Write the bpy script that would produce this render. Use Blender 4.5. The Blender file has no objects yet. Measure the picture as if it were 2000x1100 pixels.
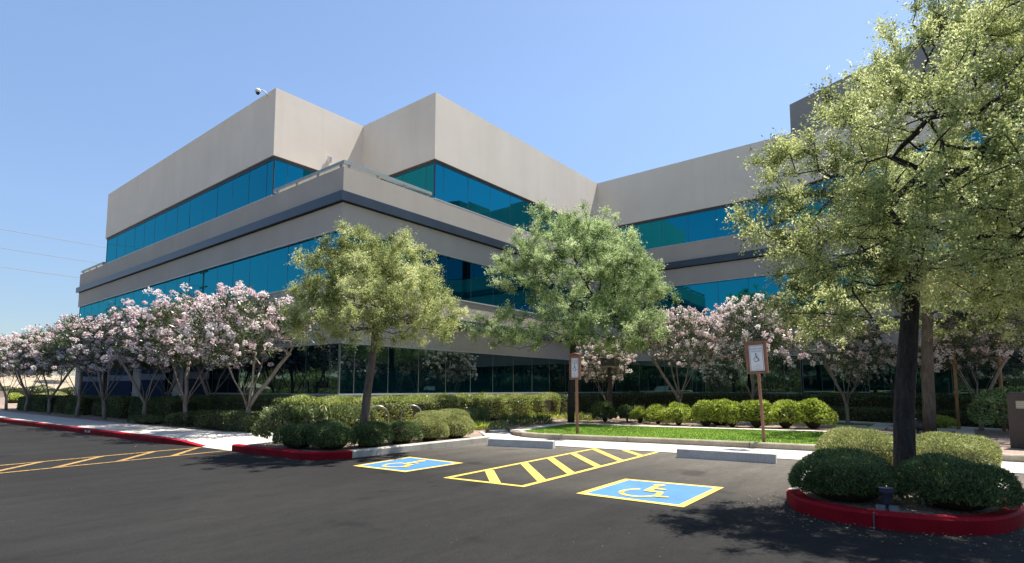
import bpy, bmesh, math, random
import numpy as np
from mathutils import Vector, Matrix

SC = bpy.context.scene
COL = SC.collection
# ------------------------------------------------------------------ camera
CAMH = 1.4
cam_d = bpy.data.cameras.new('camera')
cam = bpy.data.objects.new('camera', cam_d); COL.objects.link(cam)
right = Vector((0.6226636, -0.7824897, 0.0))
up = Vector((-0.0674493, -0.0536726, 0.9962780))
fwd = Vector((0.7795772, 0.6203461, 0.0861983))
cam.matrix_world = Matrix(((right.x, up.x, -fwd.x, 0), (right.y, up.y, -fwd.y, 0), (right.z, up.z, -fwd.z, CAMH), (0, 0, 0, 1)))
cam_d.sensor_width = 36.0
cam_d.lens = 1098.0 / 2000 * 36
cam_d.shift_y = 0.0575
cam_d.clip_end = 2000
SC.camera = cam
# ------------------------------------------------------------------ sky and sun
SUN = Vector((0.42, -0.125, 1.0)).normalized()
w = bpy.data.worlds.new("World"); SC.world = w; w.use_nodes = True
nt = w.node_tree
sky = nt.nodes.new('ShaderNodeTexSky'); sky.sky_type = 'NISHITA'; sky.sun_disc = False
sky.sun_elevation = math.asin(SUN.z); sky.sun_rotation = math.atan2(SUN.x, SUN.y)
sky.altitude = 300; sky.air_density = 1.0; sky.dust_density = 0.6; sky.ozone_density = 1.6
bg = nt.nodes['Background']; bg.inputs['Strength'].default_value = 0.097
# desert air: the band of sky near the horizon is less milky than the model's
tcw = nt.nodes.new('ShaderNodeTexCoord'); sxw = nt.nodes.new('ShaderNodeSeparateXYZ'); nt.links.new(tcw.outputs['Generated'], sxw.inputs[0])
rw = nt.nodes.new('ShaderNodeValToRGB'); ew = rw.color_ramp.elements; ew[0].position = 0.0; ew[0].color = (0.52, 0.52, 0.54, 1); ew[1].position = 0.46; ew[1].color = (1, 1, 1, 1)
e_ = ew.new(0.11); e_.color = (0.62, 0.63, 0.66, 1); e_ = ew.new(0.26); e_.color = (0.85, 0.85, 0.87, 1); nt.links.new(sxw.outputs[2], rw.inputs[0])
mw = nt.nodes.new('ShaderNodeMix'); mw.data_type = 'RGBA'; mw.blend_type = 'MULTIPLY'; mw.inputs[0].default_value = 1.0
nt.links.new(sky.outputs[0], mw.inputs[6]); nt.links.new(rw.outputs[0], mw.inputs[7]); nt.links.new(mw.outputs[2], bg.inputs[0])
sd = bpy.data.lights.new('sun', 'SUN'); sd.energy = 5.0; sd.angle = math.radians(0.5); sd.color = (1.0, 0.94, 0.84)
so = bpy.data.objects.new('sun', sd); COL.objects.link(so)
so.rotation_euler = SUN.to_track_quat('Z', 'Y').to_euler(); so.location = (0, 0, 60)
SC.view_settings.view_transform = 'Standard'; SC.view_settings.look = 'None'
SC.view_settings.exposure = 1.15; SC.view_settings.gamma = 1.0

# ------------------------------------------------------------------ helpers
rng = np.random.default_rng(7)
random.seed(7)

def mat(name):
    m = bpy.data.materials.new(name); m.use_nodes = True
    n = m.node_tree
    return m, n, n.nodes['Principled BSDF']

def noise(n, scale, detail=4, rough=0.6, coord='Object', mapping=None):
    tc = n.nodes.new('ShaderNodeTexCoord')
    t = n.nodes.new('ShaderNodeTexNoise'); t.inputs['Scale'].default_value = scale
    t.inputs['Detail'].default_value = detail; t.inputs['Roughness'].default_value = rough
    if mapping:
        mp = n.nodes.new('ShaderNodeMapping'); mp.inputs['Scale'].default_value = mapping
        n.links.new(tc.outputs[coord], mp.inputs[0]); n.links.new(mp.outputs[0], t.inputs['Vector'])
    else:
        n.links.new(tc.outputs[coord], t.inputs['Vector'])
    return t

def ramp(n, src, stops):
    r = n.nodes.new('ShaderNodeValToRGB')
    e = r.color_ramp.elements
    while len(e) < len(stops): e.new(0.5)
    for el, (p, c) in zip(e, stops):
        el.position = p; el.color = (*c, 1) if len(c) == 3 else c
    n.links.new(src, r.inputs[0])
    return r

def mix(n, fac, a, b, mode='MIX'):
    m = n.nodes.new('ShaderNodeMix'); m.data_type = 'RGBA'; m.blend_type = mode
    for key, v in ((0, fac), (6, a), (7, b)):
        if hasattr(v, 'links') or hasattr(v, 'is_output'): n.links.new(v, m.inputs[key])
        else: m.inputs[key].default_value = v if key == 0 else (*v, 1)
    return m.outputs[2]

def bump(n, bsdf, src, strength, dist=0.01):
    b = n.nodes.new('ShaderNodeBump'); b.inputs['Strength'].default_value = strength; b.inputs['Distance'].default_value = dist
    n.links.new(src, b.inputs['Height']); n.links.new(b.outputs[0], bsdf.inputs['Normal'])

def surf(name, c1, c2, scale=3, rough=0.8, fine=60, bstr=0.2, spec=0.3, metallic=0.0, mapping=None, lo=0.35, hi=0.65, bdist=0.01):
    """two-tone noise surface with a fine grain bump"""
    m, n, b = mat(name)
    t = noise(n, scale, 6, 0.65, mapping=mapping); f = noise(n, fine, 3)
    r = ramp(n, t.outputs['Fac'], [(lo, c1), (hi, c2)])
    g = ramp(n, f.outputs['Fac'], [(0.3, (0.82,) * 3), (0.7, (1.12,) * 3)])
    o = mix(n, 1.0, r.outputs[0], g.outputs[0], 'MULTIPLY')
    n.links.new(o, b.inputs['Base Color'])
    b.inputs['Roughness'].default_value = rough; b.inputs['Specular IOR Level'].default_value = spec; b.inputs['Metallic'].default_value = metallic
    if bstr: bump(n, b, f.outputs['Fac'], bstr, bdist)
    return m

def leafmat(name, cols, trans=0.3, rough=0.45, spec=0.35, tcol=None):
    m, n, b = mat(name)
    a = n.nodes.new('ShaderNodeAttribute'); a.attribute_name = 'tint'
    k = len(cols)
    r = ramp(n, a.outputs['Fac'], [(i / (k - 1), c) for i, c in enumerate(cols)])
    n.links.new(r.outputs[0], b.inputs['Base Color'])
    b.inputs['Roughness'].default_value = rough; b.inputs['Specular IOR Level'].default_value = spec
    tr = n.nodes.new('ShaderNodeBsdfTranslucent')
    if tcol: n.links.new(mix(n, 1.0, r.outputs[0], tcol, 'MULTIPLY'), tr.inputs[0])
    else: n.links.new(r.outputs[0], tr.inputs[0])
    ms = n.nodes.new('ShaderNodeMixShader'); ms.inputs[0].default_value = trans
    n.links.new(b.outputs[0], ms.inputs[1]); n.links.new(tr.outputs[0], ms.inputs[2])
    n.links.new(ms.outputs[0], n.nodes['Material Output'].inputs['Surface'])
    return m

class MB:
    def __init__(s): s.v = []; s.f = []; s.mi = []
    def add(s, vs, fs, m=0):
        o = len(s.v); s.v += [tuple(v) for v in vs]; s.f += [[i + o for i in f] for f in fs]; s.mi += [m] * len(fs); return s
    def box(s, x0, x1, y0, y1, z0, z1, m=0):
        return s.add([(x0, y0, z0), (x1, y0, z0), (x1, y1, z0), (x0, y1, z0), (x0, y0, z1), (x1, y0, z1), (x1, y1, z1), (x0, y1, z1)],
                     [(3, 2, 1, 0), (4, 5, 6, 7), (0, 1, 5, 4), (1, 2, 6, 5), (2, 3, 7, 6), (3, 0, 4, 7)], m)
    def prism(s, poly, z0, z1, m=0):
        n = len(poly)
        ar = sum(poly[i][0] * poly[(i + 1) % n][1] - poly[(i + 1) % n][0] * poly[i][1] for i in range(n))
        if ar < 0: poly = poly[::-1]
        vs = [(x, y, z0) for x, y in poly] + [(x, y, z1) for x, y in poly]
        fs = [list(range(n))[::-1], list(range(n, 2 * n))] + [(i, (i + 1) % n, n + (i + 1) % n, n + i) for i in range(n)]
        return s.add(vs, fs, m)
    def sheet(s, poly, z, m=0):
        n = len(poly)
        ar = sum(poly[i][0] * poly[(i + 1) % n][1] - poly[(i + 1) % n][0] * poly[i][1] for i in range(n))
        if ar < 0: poly = poly[::-1]
        return s.add([(x, y, z) for x, y in poly], [list(range(n))], m)
    def tube(s, pts, rad, sides=8, m=0, cap=True):
        pts = [Vector(p) for p in pts]
        rad = rad if isinstance(rad, (list, tuple)) else [rad] * len(pts)
        vs = []; fs = []; prev = None
        for i, p in enumerate(pts):
            d = (pts[min(i + 1, len(pts) - 1)] - pts[max(i - 1, 0)])
            d = d.normalized() if d.length > 1e-9 else Vector((0, 0, 1))
            a = Vector((1, 0, 0)) if abs(d.x) < 0.9 else Vector((0, 1, 0))
            if prev is not None: a = prev
            u = (a - d * a.dot(d)).normalized(); v = d.cross(u); prev = u
            for k in range(sides):
                t = 2 * math.pi * k / sides
                vs.append(p + (u * math.cos(t) + v * math.sin(t)) * rad[i])
        for i in range(len(pts) - 1):
            for k in range(sides):
                a = i * sides + k; b = i * sides + (k + 1) % sides
                fs.append((a, b, b + sides, a + sides))
        if cap:
            fs.append(list(range(sides))[::-1]); fs.append([len(vs) - sides + k for k in range(sides)])
        return s.add(vs, fs, m)
    def ribbon(s, pts, w, z, m=0, off=0.0):
        """flat strip of width w along a 2-D polyline"""
        L, Rr = offset_pair(pts, w, off)
        n = len(pts)
        return s.add([(x, y, z) for x, y in L] + [(x, y, z) for x, y in Rr], [(n + i, n + i + 1, i + 1, i) for i in range(n - 1)], m)
    def kerb(s, pts, w, z0, z1, m=0, bev=0.025, closed=False):
        """kerb bar: first side on the polyline, body to its left"""
        outer = pts; inner = offset_line(pts, w)
        o2 = offset_line(pts, bev); i2 = offset_line(pts, w - bev * 0.5)
        n = len(pts); vs = []
        for a, b, c, d in zip(outer, o2, i2, inner):
            vs += [(*a, z0), (*a, z1 - bev), (*b, z1), (*c, z1), (*d, z1 - bev * 0.5), (*d, z0)]
        fs = []
        for i in range(n - 1):
            for k in range(6):
                a = i * 6 + k; b = i * 6 + (k + 1) % 6
                fs.append((a, a + 6, b + 6, b))
        fs.append([0, 1, 2, 3, 4, 5]); fs.append([(n - 1) * 6 + k for k in (5, 4, 3, 2, 1, 0)])
        return s.add(vs, fs, m)
    def mesh(s, name, mats, smooth=False):
        me = bpy.data.meshes.new(name); me.from_pydata(s.v, [], s.f)
        for mm in (mats if isinstance(mats, (list, tuple)) else [mats]): me.materials.append(mm)
        if any(s.mi): me.polygons.foreach_set('material_index', s.mi)
        if smooth: me.polygons.foreach_set('use_smooth', [True] * len(s.f))
        me.update(); return me
    def obj(s, name, mats, parent=None, smooth=False, fixn=True):
        me = s.mesh(name, mats, smooth)
        if fixn:
            bm = bmesh.new(); bm.from_mesh(me); bmesh.ops.recalc_face_normals(bm, faces=bm.faces); bm.to_mesh(me); bm.free()
        return link(name, me, parent)

def offset_line(pts, d):
    out = []; n = len(pts)
    for i in range(n):
        p = Vector(pts[i]); a = Vector(pts[max(i - 1, 0)]); b = Vector(pts[min(i + 1, n - 1)])
        d1 = (p - a).normalized() if i > 0 else (b - p).normalized()
        d2 = (b - p).normalized() if i < n - 1 else d1
        n1 = Vector((-d1.y, d1.x)); n2 = Vector((-d2.y, d2.x)); nn = (n1 + n2).normalized()
        k = d / max(0.4, nn.dot(n1)); out.append((p.x + nn.x * k, p.y + nn.y * k))
    return out
def offset_pair(pts, w, off=0):
    return offset_line(pts, off + w / 2), offset_line(pts, off - w / 2)

def link(name, me, parent=None):
    o = bpy.data.objects.new(name, me); COL.objects.link(o)
    if parent is not None: o.parent = parent
    return o
def thing(name, label, cat, loc=(0, 0, 0), rz=0, group=None):
    o = bpy.data.objects.new(name, None); COL.objects.link(o); o.empty_display_size = 0.3
    o.location = loc; o.rotation_euler = (0, 0, rz); tag(o, label, cat, group); return o
def tag(o, label, cat, group=None):
    o['label'] = label; o['category'] = cat
    if group: o['group'] = group
    return o
def structure(o): o['kind'] = 'structure'; return o
def stuff(o): o['kind'] = 'stuff'; return o
def dup(root, loc, rz, label, scale=1.0, group=None, cat=None):
    r = root.copy(); COL.objects.link(r); r.location = loc; r.rotation_euler = (0, 0, rz)
    r.scale = (scale,) * 3 if not isinstance(scale, (tuple, list)) else scale
    r['label'] = label
    if group: r['group'] = group
    if cat: r['category'] = cat
    for ch in root.children:
        c = ch.copy(); COL.objects.link(c); c.parent = r
        for g in ch.children:
            d = g.copy(); COL.objects.link(d); d.parent = c
    return r

# ---- leaves as numpy quads
def unit(a): return a / np.maximum(np.linalg.norm(a, axis=-1, keepdims=True), 1e-9)
def leaf_quads(P, A, L, W, rg, fold=0.0):
    """kite leaves: base P, axis A (unit), length L, width W"""
    n = len(P)
    B = unit(np.cross(A, unit(rg.normal(size=(n, 3)))))
    L = np.asarray(L).reshape(-1, 1); W = np.asarray(W).reshape(-1, 1)
    mid = P + A * L * 0.45
    v = np.stack([P, mid + B * W * 0.5, P + A * L, mid - B * W * 0.5], 1)
    return v.reshape(-1, 3)
def quad_mesh(name, V, tint, material):
    n = len(V) // 4
    me = bpy.data.meshes.new(name)
    me.vertices.add(len(V)); me.vertices.foreach_set('co', V.astype(np.float32).ravel())
    me.loops.add(len(V)); me.loops.foreach_set('vertex_index', np.arange(len(V), dtype=np.int32))
    me.polygons.add(n); me.polygons.foreach_set('loop_start', np.arange(0, 4 * n, 4, dtype=np.int32))
    me.polygons.foreach_set('loop_total', np.full(n, 4, dtype=np.int32))
    me.update(calc_edges=True)
    at = me.attributes.new('tint', 'FLOAT', 'FACE'); at.data.foreach_set('value', np.clip(tint, 0, 1).astype(np.float32))
    me.materials.append(material); me.validate()
    return me
def lump_noise(P, s, seed):
    """cheap smooth 3-D noise in -1..1"""
    r = np.random.default_rng(seed); o = np.zeros(len(P))
    for k in range(5):
        d = r.normal(size=3); d /= np.linalg.norm(d); o += np.sin(P @ d * s * (0.7 + 0.4 * k) + r.uniform(0, 6.28)) / 5 * 1.6
    return o

# ------------------------------------------------------------------ materials
M = {}
def wallmat(name, c1, c2):
    m, n, b = mat(name)
    t = noise(n, 0.45, 5, 0.6); st = noise(n, 1.0, 4, 0.6, mapping=(1.6, 1.6, 0.12)); f = noise(n, 90, 3)
    r = ramp(n, t.outputs['Fac'], [(0.35, c1), (0.68, c2)])
    s = ramp(n, st.outputs['Fac'], [(0.3, (0.965, 0.96, 0.955)), (0.5, (1, 1, 1)), (0.75, (1.01, 1.01, 1.01))])
    o = mix(n, 1.0, r.outputs[0], s.outputs[0], 'MULTIPLY')
    n.links.new(o, b.inputs['Base Color']); b.inputs['Roughness'].default_value = 0.85; b.inputs['Specular IOR Level'].default_value = 0.2
    bump(n, b, f.outputs['Fac'], 0.25, 0.01)
    return m
M['wall'] = wallmat('painted_stucco', (0.73, 0.65, 0.555), (0.79, 0.71, 0.61))
M['wall_low'] = wallmat('taupe_stucco', (0.42, 0.375, 0.325), (0.465, 0.415, 0.365))
M['wall_grey'] = wallmat('grey_stucco', (0.25, 0.245, 0.24), (0.28, 0.275, 0.265))
M['stripe'] = surf('slate_blue_stripe', (0.026, 0.04, 0.06), (0.036, 0.052, 0.075), 0.8, 0.34, 40, 0.05, 0.5)
M['navy'] = surf('navy_tile', (0.045, 0.07, 0.13), (0.06, 0.09, 0.16), 1.2, 0.35, 40, 0.03, 0.5)
M['greytile'] = surf('pale_grey_tile', (0.34, 0.36, 0.39), (0.42, 0.44, 0.46), 1.2, 0.5, 40, 0.03, 0.4)
M['trim'] = surf('bronze_trim', (0.10, 0.065, 0.045), (0.13, 0.085, 0.06), 4, 0.5, 60, 0.05)
M['sill'] = surf('pale_metal_sill', (0.42, 0.43, 0.44), (0.5, 0.51, 0.52), 3, 0.4, 60, 0.05, 0.5)
M['rail'] = surf('grey_green_metal', (0.27, 0.31, 0.31), (0.33, 0.37, 0.37), 2, 0.4, 50, 0.05, 0.5)
M['mullion'] = surf('dark_mullion', (0.02, 0.06, 0.085), (0.03, 0.075, 0.10), 3, 0.4, 60, 0.02, 0.5)
M['mull_light'] = surf('thin_grey_mullion', (0.16, 0.17, 0.17), (0.2, 0.21, 0.21), 3, 0.4, 60, 0.02, 0.5)
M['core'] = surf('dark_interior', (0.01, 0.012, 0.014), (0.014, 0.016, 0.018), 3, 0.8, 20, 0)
M['roof'] = surf('roof_membrane', (0.4, 0.4, 0.4), (0.46, 0.46, 0.45), 1, 0.9)
def glassmat(name, face, graze, rough=0.0):
    m, n, b = mat(name); n.nodes.remove(b)
    g = n.nodes.new('ShaderNodeBsdfGlossy'); g.inputs['Roughness'].default_value = rough
    lw = n.nodes.new('ShaderNodeLayerWeight'); lw.inputs['Blend'].default_value = 0.35
    n.links.new(mix(n, lw.outputs['Fresnel'], face, graze), g.inputs['Color'])
    d = n.nodes.new('ShaderNodeBsdfDiffuse'); d.inputs[0].default_value = (0.0, 0.006, 0.01, 1)
    a = n.nodes.new('ShaderNodeAddShader'); n.links.new(g.outputs[0], a.inputs[0]); n.links.new(d.outputs[0], a.inputs[1])
    n.links.new(a.outputs[0], n.nodes['Material Output'].inputs['Surface'])
    return m
M['glass'] = glassmat('blue_mirror_glass', (0.003, 0.165, 0.225), (0.12, 0.62, 0.70))
M['glass_low'] = glassmat('clear_dark_glass', (0.13, 0.19, 0.185), (0.28, 0.38, 0.37))

def asphalt():
    m, n, b = mat('asphalt')
    big = noise(n, 0.16, 5, 0.6); mid = noise(n, 1.1, 6, 0.7, mapping=(0.5, 1.6, 1)); fine = noise(n, 55, 4, 0.7); vor = n.nodes.new('ShaderNodeTexVoronoi')
    tc = n.nodes.new('ShaderNodeTexCoord'); n.links.new(tc.outputs['Object'], vor.inputs['Vector']); vor.inputs['Scale'].default_value = 130
    r1 = ramp(n, big.outputs['Fac'], [(0.3, (0.0165, 0.0165, 0.0171)), (0.7, (0.026, 0.0256, 0.0248))])
    r2 = ramp(n, mid.outputs['Fac'], [(0.3, (0.82,) * 3), (0.55, (1.0,) * 3), (0.8, (1.25, 1.23, 1.2))])
    r3 = ramp(n, fine.outputs['Fac'], [(0.28, (0.6,) * 3), (0.55, (1,) * 3), (0.75, (1.45,) * 3)])
    o = mix(n, 1.0, r1.outputs[0], r2.outputs[0], 'MULTIPLY'); o = mix(n, 1.0, o, r3.outputs[0], 'MULTIPLY')
    # the stalls are older, paler and dustier than the drive
    sp = n.nodes.new('ShaderNodeSeparateXYZ'); n.links.new(tc.outputs['Object'], sp.inputs[0])
    mr = n.nodes.new('ShaderNodeMapRange'); mr.inputs[1].default_value = 6.2; mr.inputs[2].default_value = 11.5; mr.inputs[3].default_value = 0; mr.inputs[4].default_value = 1.0
    nz = n.nodes.new('ShaderNodeMath'); nz.operation = 'MULTIPLY_ADD'; n.links.new(big.outputs['Fac'], nz.inputs[0]); nz.inputs[1].default_value = 3.0
    n.links.new(sp.outputs[0], nz.inputs[2]); sub = n.nodes.new('ShaderNodeMath'); sub.operation = 'SUBTRACT'; n.links.new(nz.outputs[0], sub.inputs[0]); sub.inputs[1].default_value = 1.5
    n.links.new(sub.outputs[0], mr.inputs[0])
    o = mix(n, mr.outputs[0], o, mix(n, 1.0, o, (5.2, 4.8, 4.2), 'MULTIPLY'))
    # long faint tyre tracks in and out of the stalls
    tk = noise(n, 1.0, 3, 0.5, mapping=(0.14, 2.4, 1)); rt = ramp(n, tk.outputs['Fac'], [(0.30, (0.91,) * 3), (0.48, (1,) * 3), (0.72, (1.08, 1.08, 1.07))]); o = mix(n, 1.0, o, rt.outputs[0], 'MULTIPLY')
    # oil spots
    oil = noise(n, 0.9, 3, 0.5); ro = ramp(n, oil.outputs['Fac'], [(0.63, (1, 1, 1)), (0.72, (0.62, 0.62, 0.63))])
    o = mix(n, 1.0, o, ro.outputs[0], 'MULTIPLY')
    # fine aggregate flecks and dusty blotches
    fl = noise(n, 260, 2, 0.5); rf = ramp(n, fl.outputs['Fac'], [(0.60, (1, 1, 1)), (0.72, (2.3, 2.2, 2.1))]); o = mix(n, 1.0, o, rf.outputs[0], 'MULTIPLY')
    bl = noise(n, 4.5, 6, 0.75, mapping=(1, 2.2, 1)); rb = ramp(n, bl.outputs['Fac'], [(0.25, (0.80,) * 3), (0.5, (1,) * 3), (0.8, (1.22, 1.2, 1.16))]); o = mix(n, 1.0, o, rb.outputs[0], 'MULTIPLY')
    n.links.new(o, b.inputs['Base Color']); b.inputs['Roughness'].default_value = 0.9; b.inputs['Specular IOR Level'].default_value = 0.12
    bump(n, b, fine.outputs['Fac'], 0.5, 0.008)
    return m
M['asphalt'] = asphalt()
M['concrete'] = surf('pale_concrete', (0.46, 0.435, 0.39), (0.55, 0.52, 0.47), 1.3, 0.9, 45, 0.2)
M['kerb'] = surf('weathered_kerb', (0.33, 0.31, 0.27), (0.48, 0.455, 0.41), 2.2, 0.9, 45, 0.3, mapping=(1, 1, 0.3))
M['kerb_tan'] = surf('stained_tan_kerb', (0.27, 0.23, 0.17), (0.44, 0.39, 0.31), 1.6, 0.9, 40, 0.3)
M['stop'] = surf('grey_stop', (0.50, 0.48, 0.46), (0.60, 0.58, 0.55), 3.5, 0.85, 40, 0.4)
def redpaint():
    m, n, b = mat('red_kerb_paint')
    t = noise(n, 2.5, 5); f = noise(n, 9, 6, 0.75); g = noise(n, 70, 3)
    r = ramp(n, t.outputs['Fac'], [(0.3, (0.20, 0.004, 0.010)), (0.7, (0.32, 0.007, 0.016))])
    chip = ramp(n, f.outputs['Fac'], [(0.68, (0, 0, 0)), (0.71, (1, 1, 1))])
    n.links.new(mix(n, chip.outputs[0], r.outputs[0], (0.3, 0.24, 0.21)), b.inputs['Base Color'])
    b.inputs['Roughness'].default_value = 0.7; b.inputs['Specular IOR Level'].default_value = 0.12; bump(n, b, g.outputs['Fac'], 0.3, 0.01); return m
M['red'] = redpaint()
def roadpaint(name, c1, c2, wear=(0.63, 0.70)):
    m, n, b = mat(name)
    t = noise(n, 1.5, 4); f = noise(n, 16, 8, 0.8); g = noise(n, 60, 4)
    r = ramp(n, t.outputs['Fac'], [(0.3, c1), (0.7, c2)])
    chip = ramp(n, f.outputs['Fac'], [(wear[0], (0, 0, 0)), (wear[1], (1, 1, 1))])
    n.links.new(mix(n, chip.outputs[0], r.outputs[0], (0.045, 0.044, 0.042)), b.inputs['Base Color'])
    b.inputs['Roughness'].default_value = 0.65; bump(n, b, g.outputs['Fac'], 0.4, 0.008); return m
M['yellow'] = roadpaint('yellow_road_paint', (0.50, 0.34, 0.045), (0.62, 0.46, 0.09), (0.56, 0.68))
M['yellow_old'] = roadpaint('worn_yellow_road_paint', (0.30, 0.17, 0.04), (0.44, 0.27, 0.07), (0.50, 0.6))
M['blue'] = roadpaint('blue_bay_paint', (0.03, 0.13, 0.33), (0.045, 0.175, 0.41), (0.57, 0.70))
def gravelmat(name, cols, sc=38):
    m, n, b = mat(name)
    tc = n.nodes.new('ShaderNodeTexCoord'); v = n.nodes.new('ShaderNodeTexVoronoi'); v.inputs['Scale'].default_value = sc
    n.links.new(tc.outputs['Object'], v.inputs['Vector'])
    sx = n.nodes.new('ShaderNodeSeparateColor'); n.links.new(v.outputs['Color'], sx.inputs[0])
    r = ramp(n, sx.outputs[0], [(0, cols[0]), (0.5, cols[1]), (1, cols[2])])
    big = noise(n, 0.7, 5); rb = ramp(n, big.outputs['Fac'], [(0.3, (0.75,) * 3), (0.7, (1.15,) * 3)])
    n.links.new(mix(n, 1.0, r.outputs[0], rb.outputs[0], 'MULTIPLY'), b.inputs['Base Color']); b.inputs['Roughness'].default_value = 0.95
    bump(n, b, v.outputs['Distance'], 0.8, 0.03); return m
M['gravel'] = gravelmat('pinkish_gravel', ((0.17, 0.12, 0.09), (0.30, 0.21, 0.16), (0.42, 0.33, 0.27)))
M['earth'] = gravelmat('dry_tan_ground', ((0.24, 0.19, 0.13), (0.32, 0.26, 0.18), (0.38, 0.32, 0.24)), 12)
M['lawn'] = surf('lawn_turf', (0.09, 0.17, 0.015), (0.15, 0.24, 0.025), 1.2, 0.9, 120, 0.5)
M['grassblade'] = leafmat('lawn_blades', ((0.07, 0.15, 0.010), (0.14, 0.26, 0.018), (0.25, 0.36, 0.05)), 0.3)
M['bark_dark'] = surf('dark_bark', (0.035, 0.03, 0.03), (0.075, 0.065, 0.06), 9, 0.95, 35, 0.9, 0.15, mapping=(2.5, 2.5, 0.5), bdist=0.03)
M['bark_brown'] = surf('grey_brown_bark', (0.10, 0.075, 0.06), (0.20, 0.155, 0.13), 8, 0.95, 35, 0.9, 0.15, mapping=(2.5, 2.5, 0.5), bdist=0.02)
M['bark_pale'] = surf('pale_bark', (0.20, 0.165, 0.135), (0.34, 0.29, 0.25), 8, 0.9, 40, 0.5, 0.2, mapping=(2, 2, 0.6))
M['shade_core'] = surf('dark_shrub_core', (0.028, 0.03, 0.016), (0.05, 0.05, 0.028), 8, 0.95, 50, 0.5)  # dark brown-green fill, stands in for the shade inside clipped foliage
M['leaf_olive'] = leafmat('olive_leaf', ((0.07, 0.09, 0.028), (0.28, 0.33, 0.11), (0.54, 0.58, 0.24), (0.78, 0.79, 0.46)), 0.5, 0.5, 0.25)
M['leaf_green'] = leafmat('mid_green_leaf', ((0.04, 0.085, 0.028), (0.22, 0.32, 0.12), (0.47, 0.57, 0.26), (0.72, 0.78, 0.48)), 0.52, 0.5, 0.25)
M['leaf_olea'] = leafmat('oleander_leaf', ((0.025, 0.04, 0.018), (0.05, 0.08, 0.028), (0.11, 0.15, 0.045), (0.22, 0.26, 0.09)), 0.22, 0.35, 0.5)
M['petal'] = leafmat('pink_petals', ((0.68, 0.46, 0.49), (0.80, 0.65, 0.66), (0.84, 0.76, 0.75), (0.86, 0.82, 0.79)), 0.35, 0.6, 0.2)
M['leaf_dome'] = leafmat('clipped_dome_leaf', ((0.035, 0.07, 0.022), (0.08, 0.13, 0.04), (0.15, 0.21, 0.07), (0.26, 0.31, 0.13)), 0.28, 0.45, 0.35)
M['leaf_sage'] = leafmat('sage_leaf', ((0.15, 0.17, 0.05), (0.28, 0.31, 0.10), (0.42, 0.44, 0.17), (0.54, 0.54, 0.28)), 0.35, 0.5, 0.3)
M['leaf_lime'] = leafmat('lime_leaf', ((0.10, 0.14, 0.02), (0.24, 0.31, 0.04), (0.42, 0.50, 0.08), (0.58, 0.64, 0.18)), 0.42, 0.42, 0.4)
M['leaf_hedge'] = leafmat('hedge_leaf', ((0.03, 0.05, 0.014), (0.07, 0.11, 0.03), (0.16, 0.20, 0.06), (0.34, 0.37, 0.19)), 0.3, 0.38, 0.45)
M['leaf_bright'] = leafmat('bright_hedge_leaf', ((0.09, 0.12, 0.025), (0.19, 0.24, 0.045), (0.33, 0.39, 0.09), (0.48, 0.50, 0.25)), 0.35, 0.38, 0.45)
M['copper'] = surf('rusty_brown_paint', (0.22, 0.105, 0.068), (0.28, 0.145, 0.10), 5, 0.55, 50, 0.15, 0.4)
M['signface'] = surf('pale_sign_face', (0.62, 0.66, 0.72), (0.68, 0.72, 0.77), 3, 0.4, 60, 0.02, 0.4)
M['signblue'] = surf('sign_ink', (0.07, 0.09, 0.17), (0.09, 0.11, 0.20), 3, 0.5, 60, 0)
M['signgrey'] = surf('faded_sign_ink', (0.33, 0.36, 0.43), (0.38, 0.41, 0.48), 3, 0.5, 60, 0)
M['bronze'] = surf('dark_bronze_paint', (0.045, 0.035, 0.032), (0.06, 0.048, 0.044), 4, 0.5, 50, 0.1, 0.4)
M['lens'] = surf('frosted_lens', (0.45, 0.42, 0.34), (0.52, 0.48, 0.40), 6, 0.4, 50, 0.1, 0.5)
M['lamp_blue'] = surf('dark_floodlight', (0.03, 0.033, 0.06), (0.04, 0.044, 0.075), 6, 0.45, 50, 0.1, 0.5)
M['boxgrey'] = surf('grey_junction_box', (0.16, 0.17, 0.19), (0.2, 0.21, 0.23), 6, 0.5, 50, 0.1, 0.5)
M['white'] = surf('white_plastic', (0.7, 0.7, 0.7), (0.76, 0.76, 0.76), 4, 0.4, 50, 0.02, 0.5)
M['black'] = surf('black_plastic', (0.015,) * 3, (0.02,) * 3, 4, 0.3, 50, 0.0, 0.5)
M['steel'] = surf('galvanised_tube', (0.28, 0.28, 0.27), (0.36, 0.36, 0.35), 8, 0.35, 60, 0.05, 0.5, metallic=0.7)
M['wood'] = surf('tree_stake_wood', (0.30, 0.17, 0.075), (0.40, 0.24, 0.12), 6, 0.8, 40, 0.4, mapping=(3, 3, 0.4))
M['darkgrey'] = surf('dark_grey', (0.10, 0.10, 0.10), (0.15, 0.145, 0.14), 8, 0.7, 60, 0.2)
M['cable'] = surf('aluminium_cable', (0.25, 0.25, 0.25), (0.3, 0.3, 0.3), 3, 0.6, 60, 0)

# ------------------------------------------------------------------ ground
g = MB(); g.sheet([(-700, -700), (700, -700), (700, 700), (-700, 700)], -0.03)
structure(g.obj('ground', M['earth']))
g = MB(); g.sheet([(-13, -30), (24, -30), (24, 12), (12.5, 12), (9, 16), (9, 110), (-13, 110)], 0.0)
structure(g.obj('asphalt_car_park', M['asphalt']))

def arc(cx, cy, r, a0, a1, n=8):
    return [(cx + r * math.cos(math.radians(a0 + (a1 - a0) * i / n)), cy + r * math.sin(math.radians(a0 + (a1 - a0) * i / n))) for i in range(n + 1)]

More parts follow.
